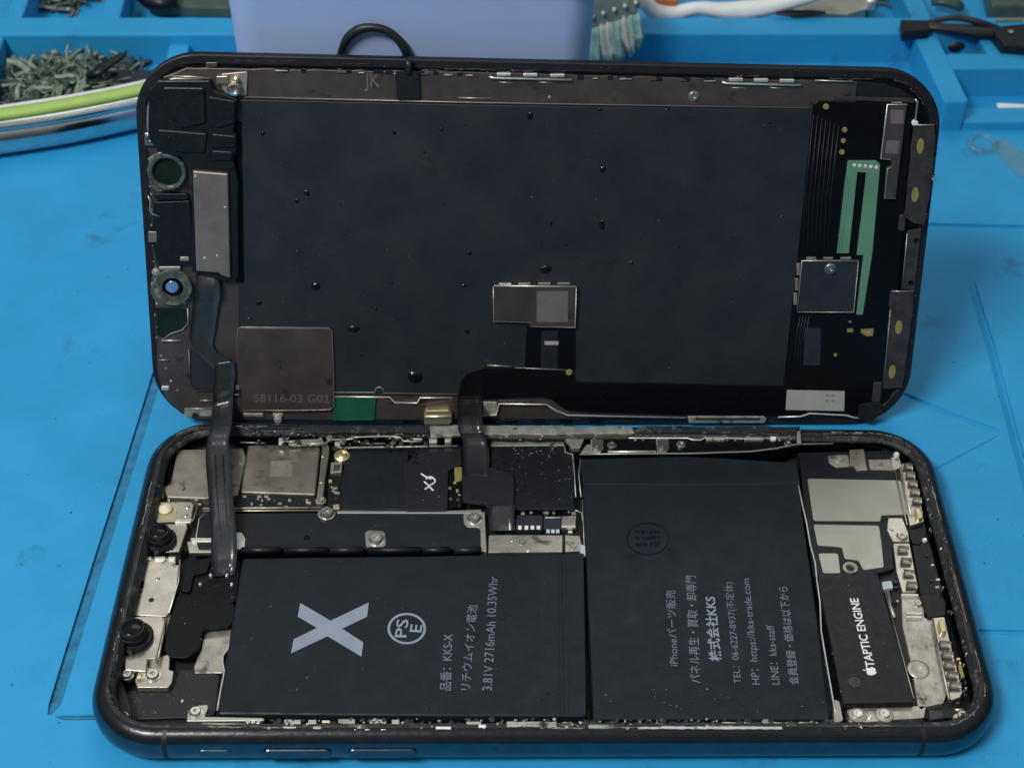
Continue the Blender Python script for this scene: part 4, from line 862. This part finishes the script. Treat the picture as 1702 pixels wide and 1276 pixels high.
# patches along the lower edge
lp('flex_cover', [(762, 657), (766, 634), (778, 619), (800, 612), (840, 611), (953, 614), (958, 634), (1303, 641), (1318, 660), (1312, 692), (1150, 690), (985, 686), (945, 683), (930, 675), (915, 663), (900, 660), (800, 664), (761, 666)], .075, .05, 'gloss', r=.03)
vp = lp('flex_strip', [(876, 543), (956, 543), (957, 615), (872, 612)], .07, .03, 'gloss'); lp('grey_stripe', [(900, 550), (927, 550), (926, 614), (899, 612)], .078, .01, 'flex', vp, bev=0)
rnd = random.Random(3)
for x in (908, 914, 920, 925): lp('white_mark', rag(rect(x - 3, 567, x + 3, 573), 1, 4, rnd), .082, .004, 'sticker', vp, bev=0)
lw('flex_lip', [(810, 607, .08), (850, 609, .08)], .08, .014, 'foil'); lw('flex_lip', [(855, 611, .08), (945, 615, .08)], .08, .008, 'foil'); ls((946, 619), .08, .05, lid, 'dullgold', 'rivet')
cc = lp('chip_shield', [(821, 475), (958, 476), (956, 544), (883, 542), (881, 535), (820, 534)], .15, .12, 'brown', r=.02, bev=.02)
lw('shield_lip', [(821, 475), (958, 476.5)], .15, .016, 'chrome', cc); lw('shield_lip', [(820, 476), (820, 534), (881, 535.5), (883, 542.5), (956, 544.5), (958, 478)], .145, .009, 'foil', cc)
for x in (840, 872, 905, 937): lp('shield_tab', rect(x - 11, 470, x + 11, 474), .12, .05, 'shield', cc, r=.03)
lp('etched_patch', rect(892, 484, 944, 535), .153, .006, 'tan', cc, bev=0)
# lower metal strip
lw('wire_rim', [(553, 659), (648, 660), (656, 669), (693, 670), (698, 661), (752, 661)], .06, .016, 'chrome'); lw('wire_rim', [(802, 690), (825, 690), (829, 671), (908, 672), (925, 683), (944, 690), (1140, 694)], .08, .016, 'chrome')
lw('wire_rim', [(555, 652), (623, 652), (625, 645), (631, 643), (637, 646), (638, 653), (760, 655)], .055, .010, 'foil')
lp('metal_patch', [(630, 662), (700, 672), (756, 663), (760, 697), (700, 698), (628, 697)], .035, .02, 'brown', r=.03); lp('metal_patch', [(803, 668), (826, 668), (826, 690), (803, 688)], .06, .03, 'pale_gasket', r=.02)
for x in (680, 812, 850, 895, 940, 990): lp('slot', rect(x - 10, 699, x + 10, 703), .045, .03, 'gloss', bev=.004)
lp('green_label', rag([(553, 660), (625, 661), (622, 699), (554, 699)], .9, 10, random.Random(2)), .05, .03, 'greenlbl', bev=.004)
gc = lp('gold_spring', [(708, 682), (746, 681), (751, 687), (751, 702), (746, 706), (705, 706), (705, 687)], .16, .14, 'gold', r=.03, bev=.02); lw('spring_lip', [(705, 693), (751, 692)], .17, .02, 'chrome', gc)
bx = lp('slot_contact', [(1143, 692), (1270, 692), (1274, 696), (1272, 703), (1145, 703)], .09, .05, 'pale_gasket', r=.03); lp('slot_core', rect(1156, 694, 1264, 699), .095, .02, 'lidclear', bx, r=.02)
lw('wire_rim', [(1293, 693, .08), (1330, 692, .08), (1346, 687, .08), (1407, 690, .08), (1420, 694, .08), (1440, 695, .08)], .08, .016, 'chrome')
lp('film_scrap', [(1428, 672), (1463, 668), (1468, 686), (1447, 702), (1426, 695)], .10, .02, 'flex', r=.04); lp('film_scrap', [(1452, 636), (1466, 634), (1463, 668), (1449, 668)], .085, .02, 'lidclear', r=.02)
# square plate and corner
sq = lp('square_plate', [(397, 544), (548, 545), (553, 550), (554, 672), (549, 682), (405, 683), (401, 650), (394, 640), (393, 550)], .09, .05, 'brown', r=.06, bev=.02)
lw('plate_lip', [(395, 640), (394, 560), (396, 546), (402, 543.5), (545, 545), (552, 550), (554, 610), (555, 675), (548, 681), (480, 682), (404, 682)], .092, .009, 'tan', sq)
text('engraved_text', '58116-03 G02', (422, 668), (547, 669), .16, .0935, 'tan', sq, L)
lp('plate_foot', [(392, 640), (398, 640), (398, 648), (390, 648)], .09, .03, 'tan', sq)
lw('wire_rim', [(309, 679), (353, 679)], .05, .014, 'foil'); lw('wire_rim', [(332, 665.5), (354, 665.5)], .05, .012, 'foil'); lw('wire_rim', [(388, 655), (398, 656)], .07, .014, 'foil')
lp('corner_clip', rag([(307, 679), (353, 678), (352, 692), (325, 693), (306, 692)], .8, 9, random.Random(5)), .045, .03, 'pale_gasket'); lp('corner_clip', rect(268, 642, 281, 649), .05, .03, 'chrome', r=.02)
for x in (413, 429, 462): lp('edge_tab', rect(x - 9, 687, x + 9, 693), .06, .05, 'shieldd', r=.03)
lathe('bright_pin', (462, 696), .07, [(.08, 0), (.07, .04), (.001, .05)], 'chrome', lid, L)
for i in range(22):
    a = i / 21; x = 246 + 20 * a + (0 if a < .8 else (a - .8) * 150); y = 200 + 450 * a + rnd.uniform(-6, 6); ls((x - 2 + rnd.uniform(-2, 3), y), .03, rnd.uniform(.008, .02), lid, rnd.choice(['chrome', 'foil', 'shieldd']), 'glint')
# earpiece and front sensors
er = lp('earpiece', [(247, 150), (262, 134), (349, 134), (354, 150), (383, 160), (395, 166), (391, 207), (388, 220), (394, 225), (394, 246), (388, 266), (396, 300), (397, 463), (372, 468), (318, 452), (318, 290), (302, 262), (262, 252), (246, 230)], .18, .15, 'black', r=.04, bev=.025)
for q in ([(271, 145), (340, 146), (342, 205), (300, 215), (270, 190)], [(346, 160), (392, 168), (389, 206), (360, 214), (344, 200)], [(352, 222), (393, 226), (392, 246), (350, 246)], [(352, 250), (388, 252), (386, 268), (350, 268)], [(262, 215), (345, 222), (340, 255), (300, 254), (262, 246)]): lp('earpiece_block', q, .22, .06, 'black', er, r=.05, bev=.03)
lp('dark_gap', [(388, 200), (402, 200), (406, 470), (392, 470)], .055, .01, 'gloss', er)
lw('wire_rim', [(250, 240, .06), (246, 210, .08), (247, 180, .08), (254, 152, .08), (268, 138, .08), (290, 131, .08), (350, 132, .08)], .08, .03, 'shieldd'); lw('wire_rim', [(284, 127), (318, 128), (350, 131)], .1, .02, 'foil')
lp('frame_notch', [(342, 104), (361, 104), (361, 112), (342, 112)], .05, .03, 'brown')
bt = lp('metal_box', [(320, 284), (379, 289), (383, 463), (368, 458), (364, 454), (326, 451)], .25, .18, 'tan', r=.03, bev=.025)
for x, y in ((340, 429), (361, 425), (374, 345), (325, 293)): ls((x, y), .252, .018, bt, 'chrome', 'rivet')
rt = lp('ring_base', [(368, 123), (412, 119), (410, 160), (377, 158), (366, 142)], .05, .04, 'dullgold', r=.04); rt.data.materials[0] = MT['shieldd']
lathe('eyelet', (389, 148), .12, [(.12, -.12), (.13, 0), (.12, .04), (.085, .05), (.06, .03), (.055, -.06), (.001, -.06)], 'steel', rt, L); lp('small_box', rect(359, 127, 379, 140), .12, .09, 'shield', rt, r=.03); lathe('pin', (392, 133), .15, [(.045, -.1), (.05, 0), (.001, .03)], 'gold', rt, L)
cl = lp('corner_tab', [(240, 222), (258, 218), (264, 228), (259, 243), (240, 242)], .10, .06, 'shield', r=.03); ls((249, 231), .10, .075, cl); lathe('round_pad', (267, 232), .09, [(.11, -.04), (.11, 0), (.09, .01), (.001, .01)], 'shieldd', cl, L)
for q in ([(247, 262), (262, 254), (292, 252), (306, 268), (309, 300), (300, 318), (262, 320), (248, 305)], [(252, 458), (268, 448), (300, 447), (316, 460), (318, 500), (308, 508), (262, 508), (250, 488)]): lp('ring_seat', rag(q, 1.2, 9, random.Random(12)), .034, .05, 'glassring', r=.05)
for (x, y, r, ri, mt) in ((278, 286, .335, .255, 'darkhole'), (287, 478, .35, .19, 'lens')):
    o = lathe('sensor_ring', (x, y), .10, [(r, -.08), (r, .01), (r * .93, .04), (r * .80, .03), (ri, .02), (ri * .96, -.07)], 'glassring', lid, L, n=40)
    lathe('sensor_hole', (x, y), .045, [(ri * 1.02, 0), (ri, .006), (.001, .006)], mt, o, L)
    if mt == 'lens': lathe('lens_window', (x - 1, y - 1), .055, [(.115, 0), (.10, .01), (.001, .014)], 'lensblue', o, L)
md = lp('sensor_module', [(256, 336), (316, 334), (320, 400), (322, 440), (262, 444), (252, 400)], .10, .08, 'black', r=.03); lp('module_bar', rect(256, 322, 312, 332), .13, .08, 'black', md, r=.03)
lp('module_tab', rect(246, 385, 261, 403), .11, .04, 'tan', md, r=.03); lp('module_tab', rect(299, 427, 314, 434), .11, .04, 'shieldd', md, r=.02); lp('module_tab', rect(264, 443, 300, 449), .11, .04, 'shieldd', md, r=.02)
lw('module_wire', [(246, 325), (250, 335), (249, 350), (254, 356), (265, 360)], .11, .014, 'foil', md); lathe('knob', (259, 452), .08, [(.07, -.05), (.07, .01), (.001, .03)], 'shieldd', md, L)
lp('dark_recess', [(257, 510), (312, 512), (312, 536), (300, 548), (283, 553), (270, 562), (260, 556)], .03, .02, 'darkhole', r=.05); lw('recess_lip', [(312, 512), (313, 536), (304, 548), (283, 555), (271, 564)], .04, .016, 'tan')
lw('recess_lip', [(268, 566), (301, 566)], .05, .012, 'chrome'); lw('recess_lip', [(264, 598), (281, 598)], .05, .012, 'foil')
lp('dark_recess', [(315, 578), (359, 612), (357, 646), (324, 647), (317, 638)], .035, .02, 'sheet', r=.03); lw('recess_lip', [(314, 580), (316, 637), (323, 649), (357, 649)], .045, .018, 'brown')
# right: dark circuit sheet
pc = lp('circuit_sheet', [(1352, 174), (1360, 168), (1512, 173), (1513, 245), (1500, 370), (1478, 660), (1440, 690), (1310, 686), (1304, 640)], .06, .04, 'gloss', r=.04)
for x, y, r in ((1373, 177.6, .055), (1404, 216, .05), (1401.6, 234, .045), (1399.5, 253, .05)): lathe('round_pad', (x, y), .062, [(r, 0), (r * .9, .006), (.001, .006)], 'dullgold', pc, L)
gf = lp('green_flex', [(1409, 267), (1456, 267), (1463, 274), (1450, 421), (1434, 523), (1423, 523), (1435, 424), (1424, 424), (1440, 287), (1425, 286), (1411, 421), (1391, 421)], .075, .02, 'greenflex', bev=.004)
for i in range(5): lathe('solder_pad', (1420 + i * 9.2, 274.5 + i * .9), .077, [(.036, 0), (.03, .006), (.001, .006)], 'pale', gf, L, n=10)
ic = lp('chip_shield', [(1475, 174), (1508, 174), (1489, 330), (1470, 330), (1474, 280), (1482, 277), (1482, 265), (1464, 264)], .14, .09, 'brown', r=.01, bev=.015)
lw('shield_lip', [(1508, 174), (1475, 174), (1464, 264), (1481, 265.5)], .145, .012, 'chrome', ic); lw('shield_lip', [(1482, 277), (1475, 281), (1470, 330), (1489, 330)], .143, .009, 'foil', ic)
lp('etched_patch', rect(1480, 183, 1502, 206), .143, .005, 'tan', ic, bev=0); lp('etched_patch', [(1474, 234), (1496, 234), (1492, 256), (1471, 255)], .143, .005, 'tan', ic, bev=0)
lp('shield_tab', rect(1482, 170, 1500, 173), .12, .04, 'shield', ic)
cp = lp('chip_cover', [(1333, 433), (1427, 433), (1419, 519), (1325, 518)], .14, .08, 'chipdk', r=.02, bev=.015); lw('shield_lip', [(1325, 518), (1333, 433.5), (1427, 433.5)], .145, .013, 'foil', cp); lw('shield_lip', [(1427, 434), (1419, 519), (1326, 518.5)], .143, .007, 'foil', cp)
ls((1380, 446), .142, .085, cp, 'steel'); 
for a, b in ((1341, 1357), (1369, 1385), (1397, 1415)): lp('shield_tab', rect(a, 428, b, 432), .12, .04, 'shieldd', cp, r=.01)
for y in (448, 473, 497): lp('shield_tab', rect(1328 - (y - 440) * .1 - 3, y - 10, 1331 - (y - 440) * .1, y + 10), .11, .04, 'shieldd', cp, r=.01)
for i in range(7): lw('trace', [(1352 + i * 7, 190 + i * 3), (1338 + i * 7, 330), (1334 + i * 7, 424)], .061, .005, 'chipdk', pc)
for i in range(4): lw('trace', [(1330 + i * 5, 524), (1322 + i * 5, 570), (1318 + i * 5, 640)], .061, .005, 'chipdk', pc)
for i in range(3): lw('trace', [(1414 - i * 4.6, 292), (1398 - i * 4, 418)], .0755, .003, 'greenlbl', gf)
lp('gold_pad', rect(1408, 546, 1418, 552), .064, .01, 'dullgold', pc, bev=0); lp('gold_pad', [(1431, 547), (1452, 546), (1451, 558), (1441, 559), (1431, 553)], .064, .01, 'dullgold', pc, bev=0); lathe('via', (1445, 554), .066, [(.04, 0), (.035, .01), (.02, .01), (.015, 0)], 'gold', pc, L); lp('gold_pad', rect(1386, 587, 1391, 592), .064, .01, 'dullgold', pc, bev=0)
lp('blue_label', rag([(1338, 545), (1364, 546), (1362, 607), (1334, 606)], 1, 12, random.Random(4)), .064, .006, 'chipdk', pc, bev=0); lathe('via', (1413, 535), .064, [(.02, 0), (.001, .01)], 'foil', pc, L)
stk = lp('white_sticker', [(1308, 648), (1404, 650), (1403, 683), (1306, 681)], .092, .006, 'sticker', bev=.002)
for x, y in ((1375, 657), (1384, 657), (1375, 666), (1385, 666)): lp('faint_print', rect(x - 3, y - 2, x + 3, y + 2), .0935, .001, 'stickgrey', stk, bev=0)
# right-hand frame strip with glue ovals
rnd = random.Random(10)
a1 = lp('frame_strip', rag([(1518, 208), (1554, 207), (1555, 240), (1545, 330), (1537, 374), (1520, 372), (1502, 360), (1506, 338)], 1.1, 11, rnd), .07, .05, 'lidclear', r=.01)
a2 = lp('frame_strip', [(1508, 384), (1532, 380), (1520, 482), (1499, 481)], .05, .04, 'lidclear', r=.01)
a3 = lp('frame_strip', rag([(1482, 484), (1519, 483), (1516, 529), (1500, 646), (1467, 646), (1479, 510)], 1.1, 11, rnd), .07, .05, 'lidclear', r=.01)
lp('strip_hook', [(1495, 358), (1505, 356), (1504, 384), (1493, 384)], .085, .04, 'lidclear', a1, r=.03); lp('strip_hook', [(1480, 484), (1489, 483), (1487, 510), (1477, 510)], .085, .04, 'lidclear', a3, r=.03)
lw('strip_edge', [(1520, 208), (1553, 208)], .08, .012, 'foil', a1); lw('strip_edge', [(1482, 484), (1519, 484)], .08, .01, 'foil', a3); lw('strip_edge', [(1508, 388), (1499, 480)], .06, .008, 'foil', a2); lw('strip_edge', [(1480, 515), (1468, 644)], .08, .008, 'shieldd', a3)
for x, y in ((1523, 400), (1514, 470)): lathe('strip_hole', (x, y), .055, [(.05, 0), (.045, .01), (.03, .01), (.02, .0)], 'gloss', a2, L)
for x, y, par in ((1530, 243, a1), (1521, 324, a1), (1494, 544, a3), (1483, 618, a3)):
    c = L(x, y, .075); n = 20; vv, ff = prism_vf([(c[0] + .075 * math.cos(2 * PI * j / n) * (1 if abs(math.cos(2 * PI * j / n)) < .8 else .9), c[1] + .14 * math.sin(2 * PI * j / n)) for j in range(n)], .06, .078, .006); link('gold_oval', vv, ff, 'dullgold', par)
for i in range(60):
    t = rnd.random(); y = 200 + 450 * t; x = (1556 - (y - 200) * .018 if y < 300 else 1554 - (y - 300) * .152) + rnd.uniform(-9, -1)
    if 375 < y < 480: continue
    ls((x, y), .03, rnd.uniform(.010, .024), lid, rnd.choice(['lidclear', 'shieldd', 'lidclear', 'lidclear']), 'crumb')

# ---- ribbons that join screen and body
def LB(px, py, h): return LW_(px, py, h)
secs = [(LB(326, 455, .10), LB(362, 458, .10)), (LB(324, 478, .16), LB(365, 476, .18)), (LB(322, 495, .12), LB(366, 492, .16)), (LB(320, 506, .09), LB(363, 508, .10)), (LB(316, 545, .08), LB(358, 545, .08)), (LB(315, 562, .08), LB(354, 570, .08)), (LB(324, 582, .09), LB(360, 584, .09)), (LB(345, 603, .10), LB(372, 590, .10)), (LB(357, 614, .12), LB(386, 598, .12))]
strip('sensor_ribbon', secs, 'flexs', lid, th=.008, crown=.004, loc=1)
secs = [(LB(356, 604, .125), LB(388, 600, .125)), (LB(357, 625, .14), LB(391, 618, .14)), (LB(355, 650, .16), LB(388, 650, .16)), (LB(353, 680, .20), LB(387, 672, .20)), (P(349.6, 709, .95), P(384.6, 708, .95)), (P(345, 730, .90), P(380.5, 728, .90)), (P(342, 746, .82), P(381, 745, .82)), (P(342, 771, .78), P(384, 771, .78)), (P(346, 820, .76), P(387, 820, .76)), (P(350, 873, .70), P(392, 873, .70)), (P(352, 922, .54), P(394, 918, .54)), (P(354, 948, .38), P(392, 943, .38)), (P(358, 958, .33), P(390, 954, .33))]
sr = strip('sensor_ribbon', secs, 'flexs', lid, th=.005, crown=.003, loc=1)
def seam(px, nm='ribbon_seam', par=sr, mat='flexs'):
    v, f = tube_vf([LR.T @ (p - LC) for p in px], .008, 5, 4); link(nm, v, f, mat, par, True)
seam([P(357, 755, .818), P(359, 800, .785), P(363, 850, .745), P(367, 890, .66)]); seam([P(370, 755, .822), P(372, 800, .79), P(376, 850, .75), P(380, 880, .69)])
secs = [(LB(760, 660, .085), LB(800, 660, .085)), (LB(760, 672, .12), LB(801, 671, .12)), (P(761, 700, .88), P(801.5, 699, .88)), (P(762, 716, .84), P(803, 715, .84)), (P(767, 728, .74), P(808, 728, .74)), (P(769, 740, .66), P(810, 739, .66)), (P(769, 758, .60), P(812, 758, .60)), (P(769, 778, .565), P(813, 779, .565)), (P(770, 790, .56), P(814, 790, .56))]
dr = strip('display_ribbon', secs, 'flex', lid, th=.008, crown=.004, loc=1)
secs = [(LB(760, 664, .105), LB(800, 664, .105)), (LB(760, 675, .15), LB(801, 674, .15)), (P(761, 700, .90), P(801.5, 699, .90)), (P(762, 715, .86), P(803, 714, .86)), (P(764, 720, .835), P(805, 719, .835))]
ds = strip('shiny_sleeve', secs, 'flexs', dr, th=.006, crown=.004, loc=1)
for x in (783, 788, 795): seam([LB(x, 668, .15), LB(x, 676, .175), P(x + 1, 700, .925), P(x + 2, 714, .885)], 'sleeve_seam', dr)
secs = [(P(812, 838, .56), P(855, 838, .56)), (P(812, 852, .545), P(855, 852, .545)), (P(812, 868, .48), P(855, 868, .48)), (P(813, 882, .40), P(856, 882, .40))]
strip('flex_tail', secs, 'flexs', fb, th=.012, crown=.012)

# dust on the mat
def mat_dust():
    rnd = random.Random(99); v = []; f = []
    for i in range(70):
        px, py = rnd.choice([(rnd.uniform(0, 230), rnd.uniform(290, 1270)), (rnd.uniform(1580, 1702), rnd.uniform(380, 1270))]); c = P(px, py, 0); r = rnd.uniform(.008, .022); b = len(v)
        for j in range(6): a = PI * j / 3; v.append((c[0] + r * rnd.uniform(.5, 1.3) * math.cos(a), c[1] + r * rnd.uniform(.5, 1.3) * math.sin(a), .003))
        v.append((c[0], c[1], .003 + r * .5)); f += [(b + j, b + (j + 1) % 6, b + 6) for j in range(6)]
    tag(link('dark_dust', v, f, 'chipdk'), kind='stuff')
mat_dust()

rim_wear('edge_wear', lid, LWD, LHT, LRR, .10, lambda o: .0, 46, 64, 'lidclear', lambda x, y: .7, .003, .008)
rim_wear('edge_glints', lid, LWD, LHT, LRR, .21, lambda o: .0, 60, 65, 'brown', lambda x, y: 1.0 if x < 6 else .3, .006, .014)
